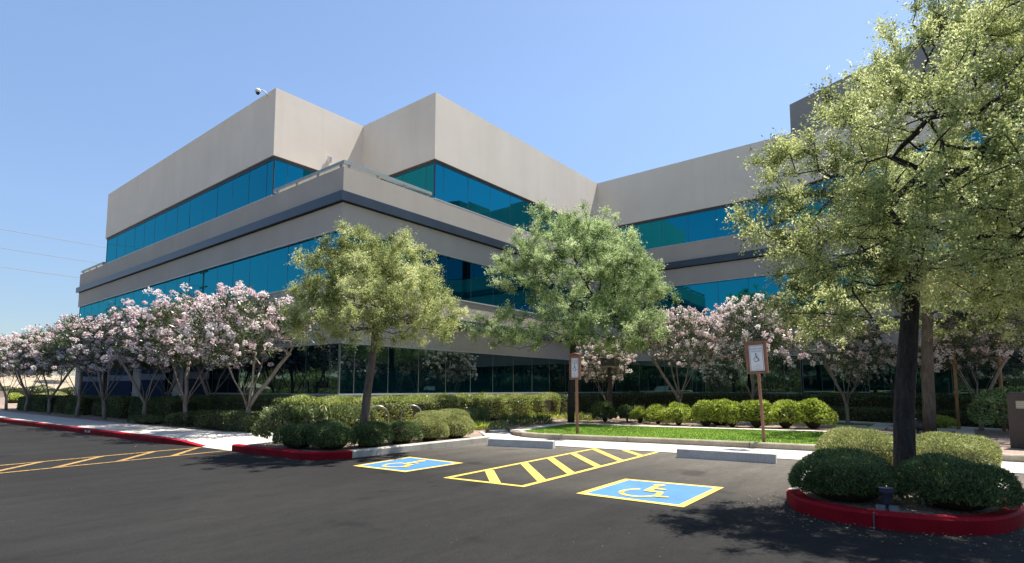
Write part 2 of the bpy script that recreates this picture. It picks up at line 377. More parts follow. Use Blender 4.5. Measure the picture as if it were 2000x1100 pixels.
# left pavement with its red kerb, ramp
LK = [(4.95, 75.0), (5.1, 48.0), (5.32, 32.0), (5.55, 25.1), (5.72, 20.4), (5.86, 16.3)]
def kerb_obj(name, pts, w, z1, m, z0=-0.02): return structure(MB().kerb(pts, w, z0, z1, 0).obj(name, m))
kerb_obj('red_kerb', LK, 0.16, 0.15, M['red'])
# falling end of that kerb, down to the ramp
fe = MB(); q0 = offset_line([(5.86, 16.3), (6.0, 15.4), (6.1, 14.45)], 0.16)
pp = [(5.86, 16.3), (6.0, 15.4), (6.1, 14.45)]; hh = [0.15, 0.10, 0.012]
vs = []
for (a, b), c, h in zip(pp, q0, hh): vs += [(a, b, -0.02), (a, b, h), (c[0], c[1], h), (c[0], c[1], -0.02)]
fe.add(vs, [(i * 4 + k, i * 4 + 4 + k, i * 4 + 4 + (k + 1) % 4, i * 4 + (k + 1) % 4) for i in range(2) for k in range(4)] + [(0, 1, 2, 3), (11, 10, 9, 8)])
structure(fe.obj('red_kerb_end', M['red']))
inner = offset_line(LK, 0.165)
walk = MB()
outer_edge = [(6.9, 75), (7.05, 48), (7.2, 37), (7.35, 26), (7.6, 20), (7.75, 16.9)]
n = len(inner)
walk.add([(x, y, 0.148) for x, y in inner] + [(x, y, 0.15) for x, y in outer_edge], [(i, i + 1, n + i + 1, n + i) for i in range(n - 1)])
# ramp patch
walk.add([(inner[-1][0], inner[-1][1], 0.148), (6.14, 14.45, 0.012), (6.1, 14.45, 0.006), (6.14, 13.0, 0.006), (6.35, 13.0, 0.02), (8.3, 13.2, 0.15), (8.7, 16.2, 0.15), (7.75, 16.9, 0.15)],
         [(0, 1, 7), (1, 2, 3, 4), (1, 4, 5), (1, 5, 6, 7)])
structure(walk.obj('pavement', M['concrete']))
jt = MB()
for i, y in enumerate(np.arange(17.5, 60, 1.52)):
    x0 = np.interp(y, [p[1] for p in inner[::-1]], [p[0] for p in inner[::-1]]); x1 = np.interp(y, [p[1] for p in outer_edge[::-1]], [p[0] for p in outer_edge[::-1]])
    jt.sheet([(x0 + .02, y), (x1 - .02, y + 0.05), (x1 - .02, y + 0.062), (x0 + .02, y + 0.012)], 0.1535)
structure(jt.obj('pavement_joints', M['darkgrey']))

# planting bed
bed = [(7.8, 75), (7.06, 48), (7.2, 37), (7.36, 26), (7.61, 20), (7.76, 17.0), (8.72, 16.2), (8.31, 13.2), (6.36, 12.95)] + \
      [(6.3, 12.9), (6.36, 11.6), (6.5, 10.55), (6.75, 10.12), (7.2, 9.98), (9.5, 9.97), (11.5, 10.15), (12.4, 11.0), (14.6, 12.6), (15.6, 12.75), (13.4, 10.6), (13.1, 9.9), (13.35, 8.6), (13.85, 6.1), (14.15, 4.0), (14.5, 2.3), (14.72, -0.3), (15.1, -7), (40, -9), (40, 20), (11.6, 20), (11.6, 75)]
structure(MB().prism(bed, -0.02, 0.125).obj('planting_bed', M['gravel']))

# left island kerb : red round the nose, plain along the stall
nose = [(6.14, 13.0), (6.17, 11.9), (6.24, 10.9)] + arc(7.08, 10.62, 0.86, 195, 268, 8)
kerb_obj('red_kerb', [p for p in nose], 0.17, 0.15, M['red'])
kerb_obj('concrete_kerb', [(7.052, 9.76), (8.2, 9.78), (9.5, 9.81), (10.6, 9.83), (11.35, 9.85), (11.55, 9.93)], 0.16, 0.15, M['kerb'])
kerb_obj('concrete_kerb', [(11.56, 9.93), (12.3, 10.75), (12.6, 11.1)], 0.14, 0.15, M['kerb'])
kerb_obj('concrete_kerb', [(8.3, 13.05), (7.2, 12.95), (6.32, 12.85)], 0.12, 0.14, M['kerb'])

# flush pavement at the head of the stalls
pv = MB(); pv.sheet([(11.5, 10.05), (11.62, 7.9), (11.75, 6.8), (11.95, 5.3), (12.3, 3.0), (12.42, 1.9), (12.62, -0.4), (13.2, -7), (15.3, -7), (14.6, -0.28), (14.3, 2.3), (14.0, 4.0), (13.7, 6.1), (13.2, 8.6), (13.3, 10.4), (16, 12.85), (14.6, 12.7), (12.3, 11.0)], 0.012)
structure(pv.obj('flush_pavement', M['concrete']))
LAWNK = [(14.75, -7.0), (14.5, -0.28), (14.26, 2.3), (14.0, 4.0), (13.68, 6.1), (13.14, 8.6), (13.02, 9.5), (13.12, 10.05), (13.45, 10.45)]
kerb_obj('lawn_kerb', [p for p in LAWNK[::-1]], 0.15, 0.15, M['kerb_tan'])
kj = MB()
for a, b in ((3.98, 0.012), (6.9, 0.01)):
    x = np.interp(a, [p[1] for p in LAWNK[:7]], [p[0] for p in LAWNK[:7]]); kj.box(x - 0.004, x + 0.02, a - b, a + b, 0.0, 0.147)
structure(kj.obj('kerb_joints', M['darkgrey']))
# lawns
lawn1 = [(14.41, 2.3), (14.15, 4.0), (13.84, 6.1), (13.3, 8.6), (13.18, 9.5), (13.28, 9.95), (13.55, 10.35), (17.3, 11.1), (17.65, 8.0), (18.35, 4.8), (18.75, 2.8), (18.95, 0.5), (14.62, 0.4)]
lawn2 = [(21.75, 8.2), (24.8, 8.6), (24.0, 2.5), (22.2, 2.5)]
lw = MB(); lw.prism(lawn1, 0.0, 0.14); lw.prism(lawn2, 0.0, 0.14)
structure(lw.obj('lawn', M['lawn']))
def pts_in(poly, n, rg):
    P = np.array(poly); lo = P.min(0); hi = P.max(0); out = []
    while len(out) < n:
        q = rg.uniform(lo, hi, size=(n * 2, 2)); ins = np.zeros(len(q), bool); j = len(P) - 1
        for i in range(len(P)):
            c = ((P[i, 1] > q[:, 1]) != (P[j, 1] > q[:, 1])) & (q[:, 0] < (P[j, 0] - P[i, 0]) * (q[:, 1] - P[i, 1]) / (P[j, 1] - P[i, 1] + 1e-12) + P[i, 0]); ins ^= c; j = i
        out += list(q[ins])
    return np.array(out[:n])
gp = np.concatenate([pts_in(lawn1, 34000, rng), pts_in(lawn2, 8000, rng)])
P3 = np.column_stack([gp, np.full(len(gp), 0.135)])
A = unit(np.column_stack([rng.normal(0, 0.45, len(gp)), rng.normal(0, 0.45, len(gp)), np.ones(len(gp))]))
tint = np.clip(0.5 + 0.35 * lump_noise(P3, 1.3, 3) + rng.normal(0, 0.2, len(gp)), 0, 1)
stuff(link('lawn_grass', quad_mesh('lawn_grass', leaf_quads(P3, A, rng.uniform(0.03, 0.055, len(gp)), rng.uniform(0.008, 0.014, len(gp)), rng), tint, M['grassblade'])))
# concrete edgings and garden paths
eg = MB()
n0 = [(13.6, 10.42), (17.36, 11.16), (17.72, 8.0), (18.42, 4.82), (18.82, 2.8), (19.05, 0.4)]
n1 = offset_line(n0, 0.42)
for i in range(len(n0) - 1): eg.prism([n0[i], n0[i + 1], n1[i + 1], n1[i]], 0.1, 0.155)
eg.prism([(21.5, 8.3), (21.72, 8.3), (22.17, 2.5), (21.9, 2.5)], 0.1, 0.19)
eg.prism([(21.2, 2.46), (24.2, 2.46), (24.0, 2.0), (21.2, 1.95)], 0.1, 0.157)
eg.prism([(21.6, 1.9), (21.75, 1.9), (21.75, 0.22), (21.6, 0.2)], 0.1, 0.21)
eg.prism([(25.6, 16), (26.8, 16), (26.4, 5.0), (23.6, -2.5), (22.3, -2.5), (25.2, 5.0)], 0.1, 0.159)
eg.prism([(14.72, 0.2), (23.3, 0.2), (23.1, -0.24), (14.72, -0.24)], 0.1, 0.163)
eg.prism([(15.15, 12.5), (16.3, 12.62), (16.3, 12.75), (15.15, 12.65)], 0.1, 0.23)
structure(eg.obj('garden_paths', M['concrete']))

# right island
IS = [(12.6, -0.42), (9.0, -0.46), (8.0, -0.44), (7.4, -0.27), (7.06, 0.0), (6.88, 0.36), (6.82, 0.76), (6.92, 1.2), (7.2, 1.55), (7.7, 1.77), (8.6, 1.88), (9.7, 1.95), (12.3, 2.1)]
def smooth(pts, k=5):
    out = []
    for i in range(len(pts) - 1):
        p0, p1, p2, p3 = [Vector(pts[max(0, min(len(pts) - 1, j))]) for j in (i - 1, i, i + 1, i + 2)]
        for a in range(k):
            t = a / k; out.append(tuple(0.5 * ((2 * p1) + (p2 - p0) * t + (2 * p0 - 5 * p1 + 4 * p2 - p3) * t * t + (3 * p1 - p0 - 3 * p2 + p3) * t ** 3)))
    return out + [tuple(pts[-1])]
ISR = IS[::-1]
IRED = smooth(ISR[3:-1])
kerb_obj('red_kerb', IRED, 0.17, 0.16, M['red'])
kerb_obj('concrete_kerb', [p for p in ISR[:4]], 0.17, 0.16, M['kerb'])
kerb_obj('concrete_kerb', [p for p in ISR[-2:]], 0.17, 0.16, M['kerb'])
isl_in = offset_line(ISR[:3] + IRED + ISR[-1:], 0.16)
structure(MB().prism(isl_in, -0.02, 0.13).obj('planting_bed', M['gravel']))
rj = MB(); rj.box(6.8, 6.97, 0.752, 0.764, 0.0, 0.158)
structure(rj.obj('kerb_joints', M['darkgrey']))

# road markings
def sq(p, t): return [(p[0][0] + (p[1][0] - p[0][0]) * t, p[0][1] + (p[1][1] - p[0][1]) * t)]
def frame_strip(mb, quad, wd, z):
    q = [Vector(p) for p in quad]; n = 4; ins = []
    ar = sum(q[i].x * q[(i + 1) % 4].y - q[(i + 1) % 4].x * q[i].y for i in range(4))
    sgn = 1 if ar > 0 else -1
    for i in range(4):
        d1 = (q[i] - q[i - 1]).normalized(); d2 = (q[(i + 1) % 4] - q[i]).normalized()
        n1 = Vector((-d1.y, d1.x)) * sgn; n2 = Vector((-d2.y, d2.x)) * sgn; nn = (n1 + n2).normalized()
        ins.append(q[i] + nn * wd / nn.dot(n1))
    mb.add([(v.x, v.y, z) for v in q] + [(v.x, v.y, z) for v in ins], [(i, (i + 1) % 4, 4 + (i + 1) % 4, 4 + i) for i in range(4)])
    return [(v.x, v.y) for v in ins]
def isa_polys():
    """wheelchair symbol in a unit frame, u to the right, v up"""
    out = []
    def ring(cx, cy, r, wd, a0, a1, n=14):
        for i in range(n):
            b0 = math.radians(a0 + (a1 - a0) * i / n); b1 = math.radians(a0 + (a1 - a0) * (i + 1) / n)
            out.append([(cx + (r + s * wd) * math.cos(b), cy + (r + s * wd) * math.sin(b)) for b, s in ((b0, .5), (b1, .5), (b1, -.5), (b0, -.5))])
    def bar(a, b, wd):
        d = Vector((b[0] - a[0], b[1] - a[1])).normalized(); nn = Vector((-d.y, d.x)) * wd / 2
        out.append([(a[0] + nn.x, a[1] + nn.y), (b[0] + nn.x, b[1] + nn.y), (b[0] - nn.x, b[1] - nn.y), (a[0] - nn.x, a[1] - nn.y)])
    ring(-0.05, -0.2, 0.27, 0.075, 118, 205); ring(-0.05, -0.2, 0.27, 0.075, 214, 345)
    ring(-0.06, 0.42, 0.045, 0.09, 0, 360)
    bar((-0.06, 0.30), (-0.03, -0.02), 0.11); bar((-0.055, 0.17), (0.16, 0.15), 0.07); bar((-0.07, -0.045), (0.19, -0.055), 0.085)
    bar((0.17, -0.03), (0.26, -0.36), 0.09); bar((0.245, -0.335), (0.40, -0.30), 0.07)
    return out
def bay(quad, label):
    r = thing('accessible_bay_marking', label, 'road marking', (quad[0][0], quad[0][1], 0), 0, 'blue wheelchair squares on the asphalt')
    ox, oy = quad[0]; loc = [(x - ox, y - oy) for x, y in quad]
    fr = MB(); ins = frame_strip(fr, loc, 0.10, 0.008); fr.obj('border', M['yellow'], r)
    MB().sheet(ins, 0.0075).obj('blue_field', M['blue'], r)
    # quad order: near-left, far-left, far-right, near-right
    nl, fl, fr_, nr = [Vector(p) for p in ins]
    s = MB()
    for kk, poly in enumerate(isa_polys()):
        P = []
        for u, v in poly:
            a = 0.5 + u * 0.74; b = 0.48 + v * 0.78
            p = (nl * (1 - a) + nr * a) * (1 - b) + (fl * (1 - a) + fr_ * a) * b; P.append((p.x, p.y))
        s.sheet(P, 0.0115 + kk * 0.00012)
    s.obj('wheelchair_symbol', M['yellow'], r)
bay([(6.54, 4.11), (8.08, 4.17), (8.25, 2.71), (6.58, 2.64)], 'blue wheelchair square painted nearest the red kerbed tree island')
bay([(6.33, 8.74), (7.89, 8.98), (7.88, 7.44), (6.41, 7.40)], 'blue wheelchair square half in tree shade beside the grey kerb')
hm = MB(); zc = 0.006
A_, B_, C_, D_ = (6.38, 6.47), (6.51, 4.96), (11.9, 5.30), (11.72, 6.87)
hm.ribbon([A_, D_], 0.10, zc, off=-0.05); hm.ribbon([B_, C_], 0.10, zc, off=0.05); hm.ribbon([A_, B_], 0.10, zc - 0.001, off=0.05)
for ax, ay, bx, by in ((7.46, 6.44, 6.52, 5.50), (8.62, 6.58, 7.10, 5.06), (9.58, 6.64, 8.0, 5.10), (10.56, 6.72, 9.02, 5.18), (11.62, 6.80, 10.02, 5.24), (11.80, 6.10, 11.05, 5.32)):
    hm.ribbon([(ax, ay), (bx, by)], 0.16, zc + 0.001)
tag(hm.obj('hatched_aisle_marking', M['yellow']), 'yellow hatched aisle painted between the two blue wheelchair squares', 'road marking')
cm = MB()
e0, e1, f0, f1 = (-9.0, 12.25), (6.07, 14.38), (-9.0, 11.05), (6.16, 13.15)
cm.ribbon([e0, e1], 0.09, zc); cm.ribbon([f0, f1], 0.09, zc)
for k in range(14):
    t = 0.995 - k * 0.0667
    a = Vector(e0).lerp(Vector(e1), t); b = Vector(f0).lerp(Vector(f1), t - 0.078)
    cm.ribbon([(b.x, b.y), (a.x, a.y)], 0.11, zc + 0.001)
tag(cm.obj('hatched_crossing_marking', M['yellow_old']), 'long worn yellow hatched crossing running across the drive to the ramp', 'road marking')

# ------------------------------------------------------------------ building
XL, YF, XW = 11.615, 17.0, 29.9
YE = 48.1
Z = dict(g0=1.22, g1=3.06, s0=5.26, s1=7.15, t0=9.42, t1=11.2, top=14.15)
TC = Vector((29.52, 5.9)); TD = Vector((-0.407, -0.9135)).normalized(); TN = Vector((TD.y, -TD.x))   # tall wing: corner, direction, outward normal
if TN.x > 0: TN = -TN
TE = TC + TD * 11.0
bld = thing('office_building', 'three storey beige and blue glass office building with slate stripe', 'building', (XL, YF, 0))
def bpart(mb, name, m, parent=bld):
    mb.v = [(x - XL, y - YF, z) for x, y, z in mb.v]; return mb.obj(name, m, parent)
def inset(d):   # lower footprint, d outward
    return [(XL - d, YF - d), (XW - d, YF - d), (XW - d, 5.0), (52, 5.0), (52, YE + d), (XL - d, YE + d)]
XU, YU = 16.12, 22.07
def upfoot(d):
    return [(XL + .03 - d, YU - d), (XU - d, YU - d), (XU - d, YF + .03 - d), (XW + .02 - d, YF + .03 - d), (XW + .02 - d, 5.0), (52, 5.0), (52, 43.2 + d), (XL + .03 - d, 43.2 + d)]
def tallfoot(d):
    a = TC + TN * d + (-TD) * d; b = TE + TN * d
    return [(a.x, a.y), (b.x, b.y), (b.x + 26, b.y - 2), (a.x + 26, a.y - 0.3)]
bpart(MB().prism(inset(-0.03), -0.1, Z['g0'] - 0.05), 'base_wall', M['navy'])
bpart(MB().prism(inset(0), Z['g1'], Z['s0']), 'spandrel_wall', M['wall_low'])
bpart(MB().prism(inset(0), Z['s1'], Z['t0']), 'parapet_wall', M['wall_low'])
bpart(MB().prism(upfoot(0), Z['t1'], Z['top']), 'upper_wall', M['wall'])
def ringp(d0, d1, z0, z1):
    mb = MB(); o = inset(d1); i = inset(d0)
    for k in (5, 0, 1): mb.prism([o[k], o[(k + 1) % 6], i[(k + 1) % 6], i[k]], z0, z1)
    return mb
def joined_ring(foot, idx, d0, d1, z0, z1):
    o = foot(d1); i = foot(d0); m = len(idx); mb = MB()
    vs = []
    for k in idx: vs += [(*o[k], z0), (*o[k], z1), (*i[k], z1), (*i[k], z0)]
    fs = [(a * 4 + k, a * 4 + 4 + k, a * 4 + 4 + (k + 1) % 4, a * 4 + (k + 1) % 4) for a in range(m - 1) for k in range(4)] + [(0, 1, 2, 3), tuple((m - 1) * 4 + k for k in (3, 2, 1, 0))]
    return mb.add(vs, fs)
idx = [5, 0, 1, 2]
bpart(joined_ring(inset, idx, -0.05, 0.15, 8.12, 8.47), 'slate_stripe', M['stripe'])
bpart(joined_ring(inset, idx, -0.05, 0.012, 8.085, 8.12), 'stripe_underline', M['core'])  # near-black line along the lower edge of the stripe
bpart(joined_ring(inset, idx, -0.05, 0.15, 4.0, 4.38), 'slate_stripe', M['stripe'])
bpart(joined_ring(inset, idx, -0.05, 0.012, 3.965, 4.0), 'stripe_underline', M['core'])  # same near-black line under the lower stripe
for z in (1.17, 5.26, 9.42): bpart(joined_ring(inset if z < 9 else upfoot, idx if z < 9 else [7, 0, 1, 2, 3, 4], -0.1, 0.035, z, z + 0.05), 'sill', M['sill'])
bpart(joined_ring(inset, idx, -0.12, 0.02, Z['s1'] - 0.045, Z['s1']), 'head_trim', M['sill'])
bpart(joined_ring(inset, idx, -0.12, 0.015, Z['g1'] - 0.05, Z['g1']), 'head_trim', M['sill'])
upi = [7, 0, 1, 2, 3, 4]
bpart(joined_ring(upfoot, upi, -0.12, -0.025, Z['t1'] - 0.07, Z['t1']), 'head_trim', M['trim'])
bpart(joined_ring(upfoot, upi, -0.12, -0.06, Z['t1'] - 0.15, Z['t1'] - 0.07), 'head_trim', M['mullion'])
# tall rotated wing
bpart(MB().prism(tallfoot(-0.03), -0.1, Z['g0'] - 0.05), 'base_wall', M['navy'])
bpart(MB().prism(tallfoot(0), Z['g1'], Z['s0']), 'spandrel_wall', M['wall_low'])
bpart(MB().prism(tallfoot(0), Z['s1'], Z['t0']), 'parapet_wall', M['wall_low'])
bpart(MB().prism(tallfoot(-0.04), Z['t1'], 13.55), 'upper_wall', M['wall'])
bpart(MB().prism(tallfoot(0), 13.55, 15.45), 'dark_fascia', M['wall_grey'])
bpart(joined_ring(tallfoot, [3, 0, 1], -0.05, 0.15, 8.12, 8.47), 'slate_stripe', M['stripe'])
bpart(joined_ring(tallfoot, [3, 0, 1], -0.05, 0.15, 4.0, 4.38), 'slate_stripe', M['stripe'])

# glass: dark core, panes, mullions, one ribbon per facade and storey
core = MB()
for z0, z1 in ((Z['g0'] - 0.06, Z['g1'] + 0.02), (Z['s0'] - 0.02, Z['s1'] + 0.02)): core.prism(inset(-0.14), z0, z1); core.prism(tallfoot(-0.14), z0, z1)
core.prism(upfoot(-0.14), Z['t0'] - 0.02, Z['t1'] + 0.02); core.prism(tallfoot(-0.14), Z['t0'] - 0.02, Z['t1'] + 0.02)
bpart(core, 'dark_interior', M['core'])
PANE = 1.54
def ribbon_window(p0, p1, out, z0, z1, gm, mm, first=PANE, label=None):
    """glazed strip from p0 to p1 (2-D, on the face line), out = outward normal"""
    p0 = Vector(p0); p1 = Vector(p1); out = Vector(out); L = (p1 - p0).length; d = (p1 - p0).normalized()
    cuts = [0.0]; x = first
    while x < L - 0.35: cuts.append(x); x += PANE
    cuts.append(L)
    fr = MB(); o_ = [(0.0, z0), (L, z0), (L, z1), (0.0, z1)]; i_ = [(0.03, z0 + 0.02), (L - 0.03, z0 + 0.02), (L - 0.03, z1 - 0.02), (0.03, z1 - 0.02)]
    P3 = lambda c, z, e: (*(p0 + d * c - out * (0.10 - e)), z)
    fr.add([P3(c, z, e) for e in (0.0, 0.034) for ring in (o_, i_) for c, z in ring],
           [f for k in range(4) for f in ((k, (k + 1) % 4, 4 + (k + 1) % 4, 4 + k), (8 + k, 12 + k, 12 + (k + 1) % 4, 8 + (k + 1) % 4), (k, 8 + k, 8 + (k + 1) % 4, (k + 1) % 4), (4 + k, 4 + (k + 1) % 4, 12 + (k + 1) % 4, 12 + k))])
    r = bpart(fr, 'ribbon_window', mm)
    for c in cuts[1:-1]:
        a = p0 + d * (c - 0.009) - out * 0.10; b = p0 + d * (c + 0.009) - out * 0.10
        bpart(MB().prism([tuple(a), tuple(b), tuple(b + out * 0.021), tuple(a + out * 0.021)], z0 + 0.021, z1 - 0.021), 'mullion', mm, r)
    for c0, c1 in zip(cuts[:-1], cuts[1:]):
        tw, tp = random.gauss(0, 0.0018), random.gauss(0, 0.0018)
        q = MB(); vs = []
        for (c, z, s, t) in ((c0 + .008, z0, -1, -1), (c1 - .008, z0, 1, -1), (c1 - .008, z1, 1, 1), (c0 + .008, z1, -1, 1)):
            b = p0 + d * c - out * (0.085 + tw * s + tp * t * 1.2); vs.append((b.x, b.y, z))
        vs += [(v[0] - out.x * 0.02, v[1] - out.y * 0.02, v[2]) for v in vs]
        q.add(vs, [(0, 1, 2, 3), (7, 6, 5, 4), (0, 4, 5, 1), (1, 5, 6, 2), (2, 6, 7, 3), (3, 7, 4, 0)])
        q.v = [(x - XL, y - YF, z) for x, y, z in q.v]
        q.obj('pane', gm, r)
GL, GU = M['glass_low'], M['glass']
ml, md = M['mull_light'], M['mullion']
gz0, gz1, sz0, sz1, tz0, tz1 = Z['g0'], Z['g1'] - 0.045, Z['s0'] + 0.05, Z['s1'] - 0.04, Z['t0'] + 0.05, Z['t1'] - 0.12
ribbon_window((XL, YF + .09), (XL, 26.9), (-1, 0), gz0, gz1, GL, ml, 0.57)
ribbon_window((XL, 28.1), (XL, 47.9), (-1, 0), gz0, gz1, GL, ml)
ribbon_window((XL, YF + .09), (XL, YE - .1), (-1, 0), sz0, sz1, GU, md, 0.57)
ribbon_window((XL + .03, YU + .09), (XL + .03, 43.1), (-1, 0), tz0, tz1, GU, md, 0.57)
ribbon_window((XL + .09, YF), (XW - .05, YF), (0, -1), gz0, gz1, GL, ml, 0.62)
ribbon_window((XL + .09, YF), (XW - .05, YF), (0, -1), sz0, sz1, GU, md, 0.62)
ribbon_window((XU + .09, YF + .03), (XW - .05, YF + .03), (0, -1), tz0, tz1, GU, md, 0.54)
ribbon_window((XL + .12, YU), (XU - .05, YU), (0, -1), tz0, tz1, GU, md, 0.62)
ribbon_window((XU, YF + .12), (XU, YU - .05), (-1, 0), tz0, tz1, GU, md, 0.54)
for z0, z1, gm, mm in ((gz0, gz1, GL, ml), (sz0, sz1, GU, md), (tz0, tz1, GU, md)):
    ribbon_window((XW + (0.02 if z0 > 9 else 0), YF - .1), (XW + (0.02 if z0 > 9 else 0), 6.0), (-1, 0), z0, z1, gm, mm, 0.9)
    ribbon_window(tuple(TC), tuple(TE), tuple(TN), z0, z1, gm, mm)
# tiled piers standing out from the long side
for y in (27.0, 32.07, 36.9, 41.9):
    p = MB().box(10.47, XL - 0.02, y, y + 1.05, -0.05, 3.03)
    po = bpart(p, 'pier', M['navy'])
    b = MB(); b.box(10.463, XL - 0.025, y - 0.007, y + 1.057, 1.86, 2.16); bpart(b, 'tile_band', M['greytile'], po)
    e = MB(); e.box(10.466, 10.5, y - 0.004, y + 1.05, -0.05, 3.02); bpart(e, 'tile_facing', M['greytile'], po)
# terrace rails
def rail(pts, name='terrace_rail'):
    r = bpart(joined_path(pts, 0.16, Z['t0'] + 0.13, Z['t0'] + 0.25), name, M['rail'])
    for a, b in zip(pts[:-1], pts[1:]):
        a = Vector(a); b = Vector(b); L = (b - a).length; m = max(1, int(L / 1.25))
        for k in range(m + 1):
            p = a.lerp(b, (k + 0.15) / (m + 0.3)); q = MB().box(p.x - .03, p.x + .03, p.y - .03, p.y + .03, Z['t0'] - 0.01, Z['t0'] + 0.135); bpart(q, 'post', M['rail'], r)
def joined_path(pts, w_, z0, z1):
    l = offset_line(pts, w_ / 2); r = offset_line(pts, -w_ / 2); m = len(pts); vs = []
    for a, b in zip(l, r): vs += [(*a, z0), (*a, z1), (*b, z1), (*b, z0)]
    return MB().add(vs, [(a * 4 + k, a * 4 + 4 + k, a * 4 + 4 + (k + 1) % 4, a * 4 + (k + 1) % 4) for a in range(m - 1) for k in range(4)] + [(0, 1, 2, 3), tuple((m - 1) * 4 + k for k in (3, 2, 1, 0))])
rail([(XL + .1, YU - .1), (XL + .1, YF + .1), (XU - .15, YF + .1)])
rail([(XL + .1, YE - .1), (XL + .1, 43.35)])
rail([(XL + 3, YE - .1), (XL + .3, YE - .1)])

# camera and lamp on the walls
sc_ = thing('security_camera', 'small white dome camera on an arm over the roof corner', 'security camera', (XL + .03, 22.75, 14.0))
sc_.scale = (.72,) * 3
MB().tube([(0.0, 0, 0.02), (-0.12, 0.05, 0.22), (-0.28, 0.12, 0.30), (-0.45, 0.2, 0.28)], 0.035, 8).obj('arm', M['white'], sc_, True)
def lathe(prof, n=16, c=(0, 0, 0)):
    mb = MB(); vs = []; fs = []
    for r_, z_ in prof:
        for k in range(n): vs.append((c[0] + r_ * math.cos(2 * math.pi * k / n), c[1] + r_ * math.sin(2 * math.pi * k / n), c[2] + z_))
    for i in range(len(prof) - 1):
        for k in range(n): fs.append((i * n + k, i * n + (k + 1) % n, (i + 1) * n + (k + 1) % n, (i + 1) * n + k))
    fs.append(list(range(n))[::-1]); fs.append([len(vs) - n + k for k in range(n)])
    return mb.add(vs, fs)
lathe([(0.12, 0), (0.16, 0.04), (0.17, 0.12), (0.13, 0.2), (0.05, 0.26)], 16, (-0.5, 0.22, 0.08)).obj('housing', M['white'], sc_, True)
lathe([(0.02, -0.12), (0.08, -0.10), (0.11, -0.04), (0.12, 0.0)], 16, (-0.5, 0.22, 0.08)).obj('dome', M['black'], sc_, True)
MB().box(-0.0, 0.05, -0.08, 0.08, -0.08, 0.1).obj('bracket', M['white'], sc_)
wl = thing('wall_lamp', 'small white wall lamp on the beige upper wall above the terrace', 'wall lamp', (14.25, YU, 11.62))
MB().box(-0.06, 0.06, -0.05, 0.0, 0.05, 0.25).obj('back_plate', M['white'], wl)
MB().add([(-.08, -.05, .36), (.08, -.05, .36), (.08, -.05, .06), (-.08, -.05, .06), (-.07, -.20, .30), (.07, -.20, .30), (.07, -.17, .10), (-.07, -.17, .10)],
         [(0, 1, 2, 3), (7, 6, 5, 4), (0, 4, 5, 1), (1, 5, 6, 2), (2, 6, 7, 3), (3, 7, 4, 0)]).obj('hood', M['white'], wl)

# ------------------------------------------------------------------ parking furniture
def wheel_stop(loc, rz, L, label):
    s = MB(); prof = [(-0.11, 0), (-0.08, 0.17), (-0.06, 0.185), (0.06, 0.185), (0.08, 0.17), (0.11, 0)]
    h = L / 2; cuts = [(-h, 0.9), (-h + 0.03, 1.0)] + [(-h + L * k / 12, 1.0 + random.uniform(-.012, .012)) for k in range(1, 12)] + [(h - 0.03, 1.0), (h, 0.9)]
    vs = []
    for y, k in cuts: vs += [(x * k, y, z * (1 if k >= 0.95 else 0.96)) for x, z in prof]
    m = len(prof)
    fs = [(i * m + k, i * m + (k + 1) % m, (i + 1) * m + (k + 1) % m, (i + 1) * m + k) for i in range(len(cuts) - 1) for k in range(m)] + [list(range(m))[::-1], [len(vs) - m + k for k in range(m)]]
    s.add(vs, fs); r = thing('wheel_stop', label, 'wheel stop', loc, rz, 'concrete wheel stops at the stall heads')
    s.obj('concrete_bar', M['stop'], r)
    for y in (-h * 0.7, h * 0.7): MB().tube([(0, y, 0.18), (0, y, 0.189)], 0.02, 8).obj('anchor_bolt', M['darkgrey'], r)
wheel_stop((11.46, 3.73, 0), math.radians(6.5), 1.86, 'grey concrete wheel stop in front of the right accessible sign')
wheel_stop((10.93, 8.42, 0), math.radians(15), 1.7, 'grey concrete wheel stop at the end of the left island kerb')

